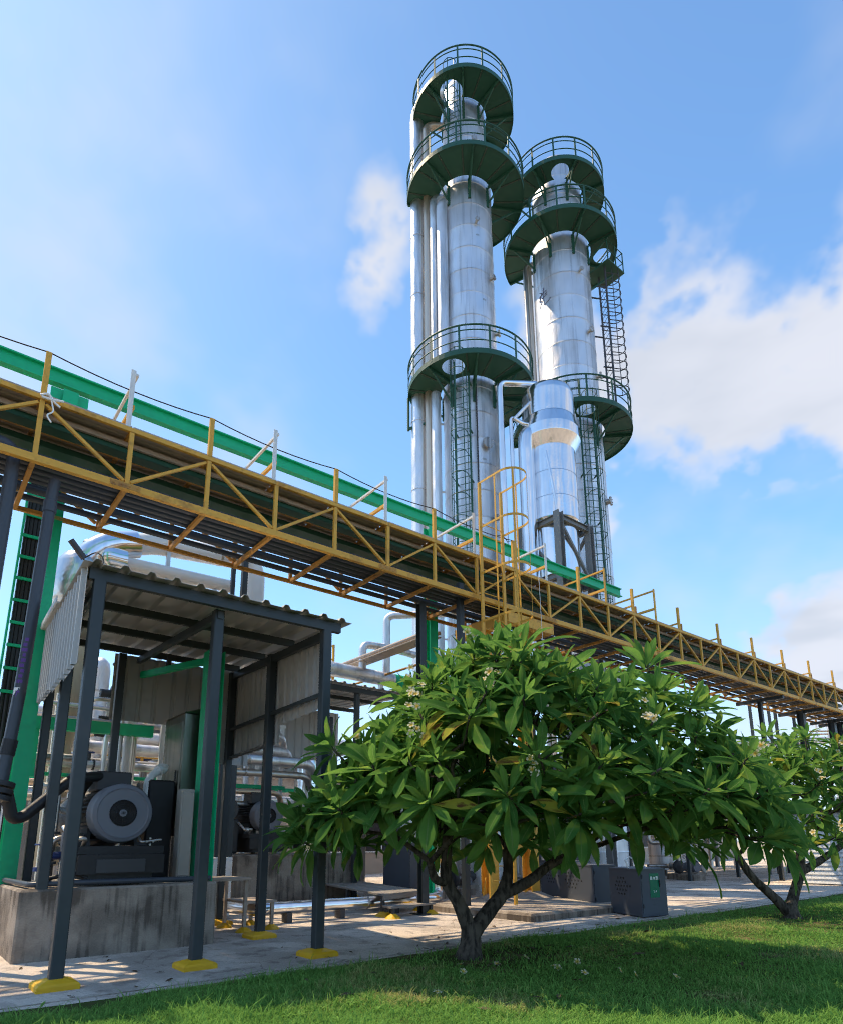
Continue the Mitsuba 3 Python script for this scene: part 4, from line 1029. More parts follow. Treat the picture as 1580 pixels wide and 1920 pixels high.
part(sb, 'tread', slab(Polygon([(8.8, 11.95), (10.2, 12.1), (10.3, 12.55), (8.9, 12.4)]), .21, .25), 'plank_grey')
for x, y in ((8.9, 12.0), (10.1, 12.15), (8.98, 12.36), (10.2, 12.5)):
    part(sb, 'leg', bar((x, y, 0), (x, y, .21), .06), 'iron')
    part(sb, 'leg_foot', lathe([(.18, 0), (.14, .04), (.05, .1), (0, .1)], 16, (x, y, 0)), 'yellow_bright')
gp = thing('ground_pipe', 'fat shiny silver pipe lying low over the concrete behind the shed posts', 'pipe')
part(gp, 'pipe', pipe([(5.9, 15.2, .3), (6.1, 12.9, .3), (10.9, 12.9, .27), (11.2, 13.2, .3), (11.2, 13.25, 3.2), (11.2, 15, 3.4)], .135, .3, 18), 'alu_bright', 40)
for x in (6.8, 8.1, 9.6): part(gp, 'saddle', box((x - .06, 12.78, 0), (x + .06, 13.02, .2)), 'iron')
for x in (7.4, 8.8, 10.2): part(gp, 'seam_band', lathe([(.136, -.02), (.143, -.02), (.143, .02), (.136, .02)], 18, (x, 12.9, .286), (1, 0, 0)), 'alu_dull')
rv = thing('red_valve', 'valve with a red lever on the low pipes behind the boardwalk', 'valve')
part(rv, 'body', cat(sweep([(11.5, 14.0, .5), (12.2, 14.0, .5)], .08, 12), bar((11.8, 14.0, .5), (11.8, 14.0, .74), .06)), 'iron', 40)
part(rv, 'lever', hexa([(11.6, 13.95, .74), (12.15, 13.9, .86), (12.15, 14.02, .86), (11.6, 14.05, .74), (11.6, 13.95, .78), (12.15, 13.9, .91), (12.15, 14.02, .91), (11.6, 14.05, .78)]), 'red')

# ---- pipes over the rear roof
op = thing('rear_roof_pipe', 'thick pale pipe lying along the top of the rear shed roof', 'pipe')
part(op, 'pipe', sweep([(5.6, 17, 7.0), (12.6, 17, 6.93)], .23, 20), 'alu_two', 40)
part(op, 'green_sleeve', sweep([(12.55, 17, 6.93), (13.6, 17, 6.92)], .235, 20), 'green', 40)
part(op, 'saddle', cat(*[bar((x, 16.9, 6.5), (x, 16.9, 6.85), .12) for x in (7, 9.5, 12)]), 'alu_dull')
op = thing('bent_pipe', 'pale insulated pipe rising from the rear roof pipe and bending right', 'pipe')
part(op, 'pipe', pipe([(12.3, 17, 6.9), (12.3, 17, 9.17), (13.3, 16.1, 9.2), (15.5, 14.2, 9.25)], .125, .25, 16), 'alu_two', 40)
op = thing('bent_pipe', 'shorter pale insulated pipe with a bend, left of the taller one over the rear roof', 'pipe')
part(op, 'pipe', pipe([(11.34, 17, 6.9), (11.34, 17, 7.98), (12.5, 17.0, 8.05), (13.5, 17, 8.0)], .125, .25, 16), 'alu_two', 40)
ctr = thing('overhead_cable_tray', 'brown pipe bundle and tray slanting up to the green column over the rear roof', 'cable tray')
for i, (dx, r, m) in enumerate(((0, .07, 'deck'), (.17, .07, 'alu_dull'), (.33, .06, 'deck'))):
    part(ctr, 'tube', sweep([(11.25 + dx, 19.5, 7.5), (11.3 + dx, 13.5, 7.5)], r, 10), m, 40)
part(ctr, 'channel', bar((11.4, 19.5, 7.38), (11.45, 13.5, 7.38), .5, .03), 'deck')
part(ctr, 'thin_tube', sweep([(11.9, 20, 7.0), (12.3, 14, 7.05)], .04, 8), 'rusty_yellow')
yr = thing('yellow_guard_rail', 'small yellow guard rail showing just right of the shed roof corner', 'guard rail')
for x in (10.6, 11.5): part(yr, 'post', bar((x, 19.1, 7.0), (x, 19.1, 8.5), .07), 'yellow')
for z in (7.5, 7.95, 8.45): part(yr, 'rail', bar((10.6, 19.1, z), (11.5, 19.1, z), .045), 'yellow')

# ---- pipe rack behind everything
rk = thing('pipe_rack', 'long steel pipe rack behind the sheds and the tree', 'pipe rack')
RXS = [3.5, 9, 14.5, 20, 25.5, 31, 36.5, 42]
for x in RXS:
    for y in (21.6, 24.4): part(rk, 'post', extr(ibeam(.2, .2, .015, .012), (x, y, 0), (x, y, 5.3), (0, 1, 0)), 'stand_grey')
    for z in (2.9, 4.1, 5.3): part(rk, 'crossbeam', bar((x, 21.5, z), (x, 24.5, z), .14, .16), 'stand_grey')
part(rk, 'green_rail', bar((3, 21.5, 3.5), (43, 21.5, 3.5), .08, .14), 'green')
rng = np.random.default_rng(3)
for i, (y, z, r, m) in enumerate([(21.9, 3.1, .13, 'alu'), (22.4, 3.15, .16, 'alu_dull'), (23.1, 3.2, .2, 'alu'), (23.8, 3.15, .13, 'alu_dull'), (21.95, 4.32, .15, 'alu_bright'), (22.5, 4.3, .12, 'alu_dull'), (23.2, 4.4, .22, 'alu'), (24.0, 4.32, .14, 'alu_two'), (22.0, 5.52, .14, 'alu_two'), (22.8, 5.6, .2, 'alu_dull'), (23.6, 5.55, .16, 'alu')]):
    key = whole('rack_pipe', sweep([(2.0 + rng.uniform(0, 1), y, z), (44, y, z)], r, 16), m, 'silver pipe on the rack behind the sheds', 'pipe', 'silver pipes on the long rack', smooth=40)
for i in range(22):
    x = 5.2 + i * 1.63 + rng.uniform(-.4, .4); y = rng.uniform(16.9, 21) if x > 14 else rng.uniform(19.5, 21); r = rng.uniform(.06, .17); h = rng.uniform(2.2, 4.0)
    dx = rng.uniform(-1.6, 1.6)
    whole('riser', pipe([(x, y, .05), (x, y, h), (x + dx, y + .1, h), (x + dx, y + 3.0, h + .1)], r, r * 2.4, 14), ['alu', 'alu_dull', 'alu_two', 'tan_foil'][i % 4], 'insulated riser pipe among the plant behind the tree', 'pipe', 'riser pipes behind the tree', smooth=40)


def pump(x, y, s, m, rot):
    k = thing('process_pump', 'small pump with motor and flanged pipes among the plant behind the tree', 'pump', 'pumps behind the tree')
    c_, s_ = math.cos(rot), math.sin(rot)
    R = lambda p: (x + s * (p[0] * c_ - p[1] * s_), y + s * (p[0] * s_ + p[1] * c_), s * p[2])
    ax = (c_, s_, 0)
    part(k, 'base', bar(R((-.7, 0, .1)), R((.7, 0, .1)), .5 * s, .2 * s), 'plinth_mat')
    part(k, 'motor', lathe([(0, 0), (.16 * s, 0), (.17 * s, .03), (.17 * s, .55 * s), (.1 * s, .6 * s), (0, .6 * s)], 24, R((-.65, 0, .45)), ax), m, 40)
    part(k, 'volute', lathe([(0, -.1 * s), (.2 * s, -.08 * s), (.25 * s, 0), (.2 * s, .1 * s), (0, .12 * s)], 24, R((.3, 0, .45)), ax), 'iron', 40)
    part(k, 'discharge', cat(pipe([R((.3, 0, .5)), R((.3, 0, 1.3)), R((.3, 1.2, 1.3)), R((.3, 1.2, 2.6))], .07 * s, .15 * s, 10), flange(R((.3, 0, .85)), (0, 0, 1), .13 * s)), 'alu_dull', 40)
    part(k, 'suction', cat(pipe([R((.4, 0, .45)), R((1.0, 0, .45)), R((1.0, .8, .45))], .08 * s, .15 * s, 10), flange(R((.7, 0, .45)), ax, .14 * s)), 'alu_dull', 40)
    part(k, 'handwheel', cat(sweep([A(*R((.3, 0, 1.05))) + A(c_ * .16, s_ * .16, 0) + .1 * s * (math.cos(t) * A(-s_, c_, 0) + math.sin(t) * A(0, 0, 1)) for t in np.linspace(0, 6.283, 14)], .012, 5, False), bar(R((.3, 0, 1.05)), R((.47, 0, 1.05)), .02)), 'red' if x % 2 > 1 else 'blue')


for i in range(12):
    pump(13.2 + i * 1.55 + rng.uniform(-.3, .3), 15.3 + (i % 3) * .9 + rng.uniform(-.3, .3), rng.uniform(.8, 1.25), ['blue', 'motor_grey', 'iron', 'beige'][i % 4], rng.uniform(-.4, .4) + (math.pi / 2) * (i % 2))
for i, (x, y, r, h) in enumerate(((3.75, 17.75, .24, 6.0), (15.2, 19.5, .7, 3.6), (19.0, 19.0, .6, 4.2), (24.4, 18.6, .8, 3.4), (29.5, 17.8, .7, 3.6))):
    k = thing('upright_tank', ['pale silver column seen through the shed beside the foil wrapped duct', 'silver upright tank nearest behind the tree', 'second silver upright tank behind the tree', 'third silver upright tank behind the tree', 'farthest silver upright tank behind the tree'][i], 'tank')
    part(k, 'shell', lathe([(0, .3), (r, .3), (r + .004, .35), (r, .4), (r, h), (r * .85, h + .2), (r * .4, h + .32), (0, h + .34)], 36, (x, y, 0)), ['alu_two', 'alu', 'alu_dull', 'alu', 'alu_two'][i], 40)
    part(k, 'leg', cat(*[bar((x + .8 * r * math.cos(a), y + .8 * r * math.sin(a), 0), (x + .8 * r * math.cos(a), y + .8 * r * math.sin(a), .4), .1) for a in (.5, 2.6, 4.7)]), 'stand_grey')
    part(k, 'band', cat(*[lathe([(r + .002, z), (r + .012, z + .01), (r + .012, z + .05), (r + .002, z + .06)], 36, (x, y, 0)) for z in np.arange(.9, h, .9)]), 'alu_dull')
vb = thing('valve_tree', 'dark valve with handwheel and bent tubes behind the left shed posts', 'valve')
part(vb, 'body', cat(pipe([(3.3, 15.4, 4.9), (3.75, 15.4, 4.9), (4.2, 15.4, 4.9)], .11, .2, 12), flange((3.55, 15.4, 4.9), (1, 0, 0), .2), flange((4.0, 15.4, 4.9), (1, 0, 0), .2), bar((3.72, 15.4, 4.9), (3.72, 15.4, 5.7), .06)), 'iron', 40)
part(vb, 'handwheel', cat(sweep(arc((3.72, 15.4), .2, 5.62, 0, 360, 20), .025, 6, False), bar((3.52, 15.4, 5.62), (3.92, 15.4, 5.62), .03)), 'iron')
part(vb, 'tube', pipe([(3.3, 15.3, 4.35), (3.7, 15.3, 4.35), (3.7, 15.3, 4.9)], .035, .12), 'iron', 40)
part(vb, 'tube', pipe([(3.25, 15.3, 3.95), (3.8, 15.3, 3.95), (3.8, 15.3, 4.3)], .035, .12), 'iron', 40)
bb = thing('blue_equipment', 'dark blue cabinet seen through the shed behind yellow rails', 'cabinet')
part(bb, 'body', bevel_box((4.7, 18.6, 3.9), (5.5, 19.2, 5.0), .03), 'blue')
part(bb, 'stand', cat(bar((4.8, 18.9, 0), (4.8, 18.9, 3.9), .1), bar((5.4, 18.9, 0), (5.4, 18.9, 3.9), .1)), 'stand_grey')
yr2 = thing('yellow_guard_rail', 'yellow guard rail seen through the shed in front of a dark blue cabinet', 'guard rail')
for z in (3.9, 4.45, 4.98): part(yr2, 'rail', bar((3.9, 18.2, z), (6.4, 18.2, z), .05), 'yellow')
for x in (3.9, 5.1, 6.4): part(yr2, 'post', bar((x, 18.2, 3.6), (x, 18.2, 5.0), .06), 'yellow')
fb = thing('far_building', 'plain grey building behind the pipe rack', 'building')
part(fb, 'wall', box((-14, 30, -.1), (62, 31, 4.9)), 'deck')
part(fb, 'roof', box((-14.3, 29.7, 4.9), (62.3, 31.3, 5.1)), 'slate')
for x in np.arange(-12, 60, 3.6):
    wk = part(fb, 'window', box((x, 29.96, 1.2), (x + 2.0, 29.995, 3.4)), 'black')
    part(wk, 'frame', cat(box((x - .06, 29.92, 1.14), (x + 2.06, 29.955, 1.2)), box((x - .06, 29.92, 3.4), (x + 2.06, 29.955, 3.46)), box((x + .97, 29.92, 1.2), (x + 1.03, 29.955, 3.4))), 'white_paint')
wb = thing('white_slat_shed', 'white horizontally ribbed wall at the right edge behind the farther tree', 'shed')
nsl = 16
for i in range(nsl):
    z = .05 + i * .16
    part(wb, 'slat', hexa([(27.2, 5.5, z), (27.2, 10.9, z), (27.13, 5.5, z), (27.13, 10.9, z), (27.2, 5.5, z + .155), (27.2, 10.9, z + .155), (27.17, 5.5, z + .15), (27.17, 10.9, z + .15)]), 'white_paint')
part(wb, 'body', box((27.21, 5.5, 0), (31, 10.88, 2.62)), 'sheet')
part(wb, 'roof', box((26.9, 5.3, 2.63), (31.2, 11.1, 2.7)), 'slate')
fs = thing('far_scaffold', 'white scaffold frame far behind the walkway at the right edge', 'scaffold')
for x, y in ((60, 21), (61.5, 19.8), (63, 18.6), (61, 22.2), (62.5, 21), (64, 19.8)):
    part(fs, 'upright', bar((x, y, 0), (x, y, 14), .12), 'white_paint')
for z in (8.5, 10.6, 12.6):
    part(fs, 'ledger', cat(bar((59.5, 21.4, z), (63.5, 18.2, z), .1), bar((60.5, 22.6, z), (64.5, 19.4, z), .1)), 'white_paint' if z != 10.6 else 'rusty_yellow')
fp = whole('far_pipe_bridge', sweep([(53, 27.5, 9.6), (62.5, 19.5, 9.95)], .3, 14), 'alu_two', 'pale pipe bridging to the far scaffold at the right', 'pipe', smooth=40)
fg = thing('green_roof_hood', 'small bright green hood above the far right end of the walkway', 'hood')
part(fg, 'hood', hexa([(33.6, 13.4, 9.6), (36.2, 13.4, 9.6), (36.2, 15, 9.6), (33.6, 15, 9.6), (34, 13.7, 10.05), (35.8, 13.7, 10.05), (35.8, 14.7, 10.05), (34, 14.7, 10.05)]), 'green')
part(fg, 'leg', cat(*[bar((x, y, 0), (x, y, 9.6), .12) for x in (33.8, 36) for y in (13.6, 14.8)]), 'slate')

# ================================================================== GREY PUMP HOUSINGS
GLYPH = {  # strokes in a unit square
    'beng': [[(.05, .92), (.95, .92)], [(.3, .92), (.1, .6)], [(.25, .72), (.8, .72), (.8, .52), (.25, .52), (.25, .72)], [(.5, .5), (.5, .05), (.38, .1)], [(.08, .36), (.42, .36), (.1, .08)], [(.92, .42), (.6, .26), (.95, .05)]],
    'shui': [[(.5, .95), (.5, .05), (.36, .12)], [(.08, .66), (.4, .66), (.08, .2)], [(.9, .8), (.55, .5), (.95, .12)]],
    'zhen': [[(.1, .88), (.9, .88)], [(.5, 1), (.5, .75)], [(.2, .75), (.8, .75), (.8, .25), (.2, .25), (.2, .75)], [(.2, .58), (.8, .58)], [(.2, .42), (.8, .42)], [(.03, .22), (.97, .22)], [(.32, .2), (.1, .03)], [(.68, .2), (.92, .03)]]}


def glyph(name, o, ux, uz, s, w):
    out = []
    for st_ in GLYPH[name]:
        for a, b in zip(st_, st_[1:]):
            out.append(bar(A(*o) + ux * a[0] * s + uz * a[1] * s, A(*o) + ux * b[0] * s + uz * b[1] * s, w, .004, np.cross(ux, uz)))
    return cat(*out)


def housing(x, y, e1, e2, w, d, h, lab, sign, holes_on, two_rows=False):
    """x, y: the corner nearest the lawn; e1: along the signed face, e2: along the perforated side"""
    k = thing('pump_housing', lab, 'pump housing')
    e1, e2, o, zz = unit((*e1, 0)), unit((*e2, 0)), A(x, y, 0), A(0, 0, 1)
    poly = [o, o + e1 * w, o + e1 * w + e2 * d, o + e2 * d]
    part(k, 'body', slab(Polygon([q[:2] for q in poly]), .02, h), 'box_grey')
    big = [o - .012 * (e1 + e2), o + e1 * (w + .012) - .012 * e2, o + e1 * (w + .012) + e2 * (d + .012), o + e2 * (d + .012) - .012 * e1]
    part(k, 'lid', slab(Polygon([q[:2] for q in big]), h - .035, h + .004), 'box_grey')
    n1, n2 = -np.cross(e1, zz) * -1, None
    n1 = unit(np.cross(e1, zz)); n1 = n1 if n1 @ e2 < 0 else -n1
    n2 = unit(np.cross(e2, zz)); n2 = n2 if n2 @ e1 < 0 else -n2
    hb = o + e1 * w * .72 + zz * h * .62 + n1 * .02
    if sign: part(k, 'handle', cat(bar(hb, hb + zz * .14, .02), bar(hb - n1 * .02, hb + n1 * .004, .015), bar(hb + zz * .14 - n1 * .02, hb + zz * .14 + n1 * .004, .015)), 'black')
    for zz_ in (.2, .8): part(k, 'hinge', bar(o + e1 * (w * .06) + zz * (h * zz_) + n1 * .006, o + e1 * (w * .06) + zz * (h * zz_ + .08) + n1 * .006, .025, .02), 'iron')
    part(k, 'door_seam', bar(o + e1 * w * .03 + zz * .08 + n1 * .002, o + e1 * w * .03 + zz * (h - .08) + n1 * .002, .008, .006), 'black')
    if holes_on:
        hs = []
        for r in range(5):
            for c_ in range(6):
                s_, t_ = .30 + .085 * c_ + .042 * (r % 2), .42 + .085 * r
                if abs(c_ - 2.6) + abs(r - 2) * .9 > 3.2: continue
                q = o + e2 * (s_ * d * 1.1) + zz * (h * t_ + .03) + n2 * .001
                hs.append(lathe([(0, .003), (.026, .003), (.027, 0)], 10, q, n2))
        part(k, 'vent_hole', cat(*hs), 'black', kind='stuff', label='round ventilation holes')
    if sign:
        f0 = o + e1 * (w * .36) + n1 * .002
        sg = part(k, 'sign', extr(rect(w * .36, .006), f0 + e1 * w * .18 + zz * h * .40, f0 + e1 * w * .18 + zz * h * .9, n1), 'sign_green', label='green sign with white characters')
        s = w * .10; f1 = f0 + n1 * .004
        rows = [(h * .76, ['zhen', 'shui', 'beng'])] if not two_rows else [(h * .78, ['zhen', 'shui']), (h * .66, ['shui', 'zhen', 'beng'])]
        ex = e1 if np.cross(e1, zz) @ n1 > 0 else -e1
        st0 = f1 + e1 * (w * .015) if ex @ e1 > 0 else f1 + e1 * w * .345
        for zrow, names in rows:
            for i, nm in enumerate(names):
                part(sg, 'character', glyph(nm, st0 + ex * (i * w * .113) + zz * zrow, ex, zz, s, .012), 'white')
        tm = meshkit.text_mesh('1 #', h * .05, .004)
        M = np.eye(4); M[:3, 0], M[:3, 1], M[:3, 2] = ex, zz, np.cross(ex, zz); M[:3, 3] = st0 + ex * w * .1 + zz * h * .5
        tm.apply_transform(M)
        part(sg, 'lettering', (np.array(tm.vertices), np.array(tm.faces)), 'white')
    return k


e2 = (.40, .98); e1 = (.985, -.16)
housing(12.89, 8.40, e1, e2, .80, 1.2, 1.02, 'grey pump housing with a green sign standing nearest the lawn edge', True, True)
housing(13.54, 10.12, e1, e2, .75, 1.7, 1.05, 'grey perforated pump housing directly behind the nearest one', False, True)
housing(14.85, 11.95, e1, e2, .85, 1.6, 1.08, 'grey pump housing third from the lawn with its sign half hidden by the branch', True, True)
housing(11.5, 14.75, (1, 0), (.08, 1), .82, 1.4, 1.62, 'larger grey pump housing with a green sign behind the boardwalk', True, False, True)
fh = thing('white_hose_loop', 'white hose loop lying on the lid of the nearest pump housing', 'hose')
part(fh, 'hose', sweep([(13.0, 8.75, 1.03), (12.98, 8.8, 1.2), (13.2, 8.85, 1.27), (13.5, 8.8, 1.16), (13.62, 8.7, 1.03)], .018, 8), 'white', 40)
ts = thing('motor_stub', 'black ribbed motor end poking out behind the nearest pump housing', 'electric motor')
part(ts, 'body', cat(*[lathe([(0, i * .1), (.14, i * .1), (.14, i * .1 + .07), (.1, i * .1 + .1)], 20, (13.72, 8.75, .3), (.95, -.1, 0)) for i in range(3)]), 'black')
part(ts, 'foot', box((13.72, 8.62, 0), (14.05, 8.9, .3)), 'black')
bt = thing('blue_tarp_pile', 'blue and white wrapped sheets lying on the concrete behind the nearest pump housing', 'sheets')
part(bt, 'top_sheet', bevel_box((15.6, 10.9, .28), (17.2, 12.0, .36), .03), 'alu_bright')
part(bt, 'lower_sheet', bevel_box((15.55, 10.85, .0), (17.3, 12.05, .27), .05), 'blue')

for i, (y, z, r, m, x1, lab) in enumerate(((16.6, 3.86, .15, 'alu', 9.3, 'bright silver pipe running behind both motors at head height'), (16.75, 3.52, .10, 'alu_dull', 9.3, 'thinner silver pipe just below the bright one behind both motors'), (18.0, 4.35, .2, 'alu_two', 9.2, 'fat silver pipe above and behind the farther motor'), (18.3, 4.9, .13, 'alu', 9.2, 'silver pipe near the rear roof above the farther motor'), (17.9, 3.1, .08, 'tan_metal', 9.0, 'thin tan pipe behind the farther motor'), (18.1, 2.75, .09, 'alu_dull', 9.0, 'thin grey pipe lowest behind the farther motor'))):
    k = thing('process_pipe', lab, 'pipe')
    part(k, 'run', pipe([(2.2, y, z), (x1, y, z), (x1 + .3, y + .4, z - .3)], r, .3, 16), m, 40)
    for x in (3.4, 5.4, 7.4):
        part(k, 'seam_band', lathe([(r + .002, -.02), (r + .01, -.02), (r + .01, .02), (r + .002, .02)], 16, (x, y, z), (1, 0, 0)), 'alu_dull')
pf = thing('pipe_support_frame', 'pale steel frame holding the pipes behind the farther motor', 'frame')
for x in (6.6, 7.6, 8.6, 9.4):
    part(pf, 'upright', bar((x, 18.6, 0), (x, 18.6, 5.3), .1, up=(0, 1, 0)), 'white_paint')
for z in (2.55, 4.05, 4.7, 5.25): part(pf, 'rail', bar((2.4, 18.6, z), (9.5, 18.6, z), .08), 'stand_grey' if z < 5 else 'white_paint')
part(pf, 'green_rail', bar((6.4, 18.5, 3.3), (9.5, 18.5, 3.3), .06, .12), 'green')
for i in range(9):
    x = 2.6 + i * .78
    whole('hanging_riser', pipe([(x, 19.0, .1), (x, 19.0, 2.2 + .35 * (i % 4)), (x + .4, 19.0, 2.3 + .35 * (i % 4)), (x + .4, 19.3, 4.8)], .05 + .02 * (i % 3), .12, 10), ('alu_dull', 'alu', 'tan_metal')[i % 3], 'thin bent riser among the pipes behind the shed', 'pipe', 'thin risers behind the shed', smooth=40)
eq = thing('dark_skid', 'dark machine skid with bent grey hoses left of the farther motor', 'machine')
part(eq, 'block', bevel_box((6.9, 17.6, 1.36), (7.7, 19.0, 2.3), .05), 'iron')
part(eq, 'cylinder', lathe([(0, 0), (.3, 0), (.34, .08), (.34, 1.1), (.2, 1.2), (0, 1.2)], 28, (7.3, 17.5, 2.55), (0, 1, 0)), 'iron', 40)
for i in range(3): part(eq, 'hose', pipe([(6.6 - .1 * i, 17.2, 1.4), (6.45 - .1 * i, 17.2, 2.2 + .2 * i), (6.9, 17.4, 2.6 + .15 * i), (7.2, 17.8, 2.4)], .05, .3, 10), 'stand_grey', 40)

# ================================================================== FRANGIPANI TREES
def leaf_mesh(L, W, droop, fold, wave, seed):
    n = 9
    s = np.linspace(0, 1, n)
    w = np.interp(s, [0, .07, .2, .4, .6, .78, .9, .97, 1], [.03, .04, .45, .82, 1, .85, .5, .2, .02]) * W / 2
    th = droop * s ** 1.6
    ds = L / (n - 1)
    x = np.concatenate([[0], np.cumsum(np.cos((th[1:] + th[:-1]) / 2) * ds)]); z = -np.concatenate([[0], np.cumsum(np.sin((th[1:] + th[:-1]) / 2) * ds)])
    rng = np.random.default_rng(seed)
    tw = rng.normal(0, .12) * s
    V, UV = [], []
    for i in range(n):
        for k, t in enumerate((-1, -.5, 0, .5, 1)):
            y = t * w[i]; up = abs(t) * w[i] * fold + wave * math.sin(s[i] * 9 + t * 1.5 + seed) * abs(t) * W * .12
            V.append((x[i] - math.sin(th[i]) * -up * 0, y * math.cos(tw[i]), z[i] + up * math.cos(th[i]) + y * math.sin(tw[i]))); UV.append((s[i], (t + 1) / 2))
    i, j = np.meshgrid(np.arange(n - 1), np.arange(4), indexing='ij')
    q = np.stack([i * 5 + j, (i + 1) * 5 + j, (i + 1) * 5 + j + 1, i * 5 + j + 1], -1).reshape(-1, 4)
    return np.array(V), np.vstack([q[:, [0, 1, 2]], q[:, [0, 2, 3]]]), np.array(UV)


LEAVES = [leaf_mesh(1, wd, dr_, fo, wv, sd) for sd, (wd, dr_, fo, wv) in enumerate(((.25, .35, .3, .4), (.23, .8, .34, .5), (.28, .15, .24, .4), (.21, 1.25, .38, .6), (.26, .6, .22, .8), (.22, -.2, .38, .4)))]
LEAF_SHAPES = [mikit.ply((v, f), 'leaf_mat', True, uv=uv) for v, f, uv in LEAVES]

OLD_SHAPES = [{**d, 'bsdf': {'type': 'ref', 'id': 'old_leaf_mat'}} for d in LEAF_SHAPES]


def leaf_matrix(p, d, nrm, size, roll):
    d = unit(d); y = unit(np.cross(nrm, d)); z = np.cross(d, y)
    y, z = y * math.cos(roll) + z * math.sin(roll), z * math.cos(roll) - y * math.sin(roll)
    M = np.eye(4); M[:3, 0], M[:3, 1], M[:3, 2], M[:3, 3] = d * size, y * size, z * size, p
    return M


def rosette(p, axis, n, size, rng):
    axis = unit(axis); s, u = frame_of(axis, (0, 0, 1) if abs(axis[2]) < .9 else (1, 0, 0))
    out, ph = [], rng.uniform(0, 6.28)
    for i in range(n):
        t = (i + .5) / n                                   # 0 inner, 1 outer
        el = math.radians(14 + 88 * t ** .9 + rng.normal(0, 8))
        a = ph + i * 2.39996 + rng.normal(0, .12)
        rad = math.cos(a) * s + math.sin(a) * u
        d = unit(axis * math.cos(el) + rad * math.sin(el) + A(0, 0, -.22 * t))
        nrm = unit(axis * math.sin(el) - rad * math.cos(el) + A(0, 0, .25))
        L = size * (.55 + .5 * min(1, t * 1.6)) * rng.uniform(.68, 1.22)
        v = int(rng.choice([0, 1, 2, 3, 4, 5], p=[.22, .24, .16, .12, .18, .08])) if t > .25 else int(rng.choice([0, 2, 5]))
        out.append((v, leaf_matrix(p - axis * (.02 + .10 * t) + rad * .025, d, nrm, L, rng.normal(0, .22))))
    return out


def petal_flower(p, d, size, rng):
    d = unit(d); s, u = frame_of(d)
    V, F, C_ = [], [], []
    for k in range(5):
        a = k * 2 * math.pi / 5 + rng.uniform(-.1, .1); r = math.cos(a) * s + math.sin(a) * u; t = np.cross(d, r)
        o = len(V)
        for f_, w_, h_, c_ in ((.02, .05, 0, (.72, .40, .04)), (.32, .2, .12, (.72, .55, .16)), (.7, .36, .22, (.74, .68, .48)), (.95, .22, .2, (.74, .70, .56))):
            for e in (-1, 1): V.append(p + size * (r * f_ + t * e * w_ + t * .12 * f_ + d * (h_ + .05 * e))); C_.append(c_)
        for i in range(3): F += [(o + 2 * i, o + 2 * i + 1, o + 2 * i + 3), (o + 2 * i, o + 2 * i + 3, o + 2 * i + 2)]
    return np.array(V), np.array(F), np.array(C_)


def grow(starts, tips, rng, r0):
    """limbs from the given limb ends to every tip: groups of tips share a limb that forks again and again"""
    segs, ends = [], {}

    def fork(p, r, ids, d, depth):
        if len(ids) == 1:
            t = tips[ids[0]]
            m = (p + t) / 2 + A(*rng.normal(0, .04, 3)) - A(0, 0, .05)
            segs.append((np.array([p, m, t]), [r, r * .8, max(.016, r * .62)], depth)); ends[ids[0]] = unit(t - m)
            return
        pts = tips[ids]
        c0 = pts.mean(0)
        k = 2 if len(ids) < 5 or rng.uniform() < .6 else 3
        cen = pts[rng.choice(len(ids), k, replace=False)]
        for _ in range(8):
            own = np.argmin(((pts[:, None] - cen[None]) ** 2).sum(-1), 1)
            cen = np.array([pts[own == j].mean(0) if (own == j).any() else cen[j] for j in range(k)])
        for j in range(k):
            sub = [ids[i] for i in range(len(ids)) if own[i] == j]
            if not sub: continue
            if len(sub) == 1:
                fork(p, r * .72, sub, d, depth + 1); continue
            c_ = tips[sub].mean(0)
            q = p + (c_ - p) * (.42 if depth else .5) + A(*rng.normal(0, .05, 3)) - A(0, 0, .08)
            rr = max(.02, r * (len(sub) / len(ids)) ** .36)
            m = (p + q) / 2 + A(*rng.normal(0, .03, 3)) + unit(d) * .05
            segs.append((np.array([p, m, q]), [min(r, rr * 1.12), rr * 1.02, rr * .95], depth))
            fork(q, rr * .92, sub, q - m, depth + 1)
    near = np.argmin(((tips[:, None] - np.array([s for s, _ in starts])[None]) ** 2 * [1, 1, .6]).sum(-1), 1)
    for j, (s, d) in enumerate(starts):
        ids = [i for i in range(len(tips)) if near[i] == j]
        if ids: fork(A(*s), r0 * (len(ids) / len(tips)) ** .3, ids, A(*d), 0)
    return segs, ends


def spline(pts, n=5):
    pts = np.asarray(pts, float); out = []
    P_ = np.vstack([2 * pts[0] - pts[1], pts, 2 * pts[-1] - pts[-2]])
    for i in range(1, len(P_) - 2):
        for t in np.linspace(0, 1, n, endpoint=False):
            a, b, c_, d = P_[i - 1:i + 3]
            out.append(.5 * (2 * b + (c_ - a) * t + (2 * a - 5 * b + 4 * c_ - d) * t * t + (3 * b - a - 3 * c_ + d) * t ** 3))
    out.append(pts[-1])
    return np.array(out)


def limb(pts, rad, n=12, bumpy=.1, seed=0):
    p = spline(pts, 6)
    r = np.interp(np.linspace(0, 1, len(p)), np.linspace(0, 1, len(rad)), rad)
    v, f = sweep(p, r, n)
    k = meshkit.noise(v * 9, seed) - .5
    c_ = np.repeat(p, n, 0)
    w = v[:len(c_)] - c_
    v[:len(c_)] = c_ + w * (1 + 2 * bumpy * k[:len(c_), None])
    return v, f


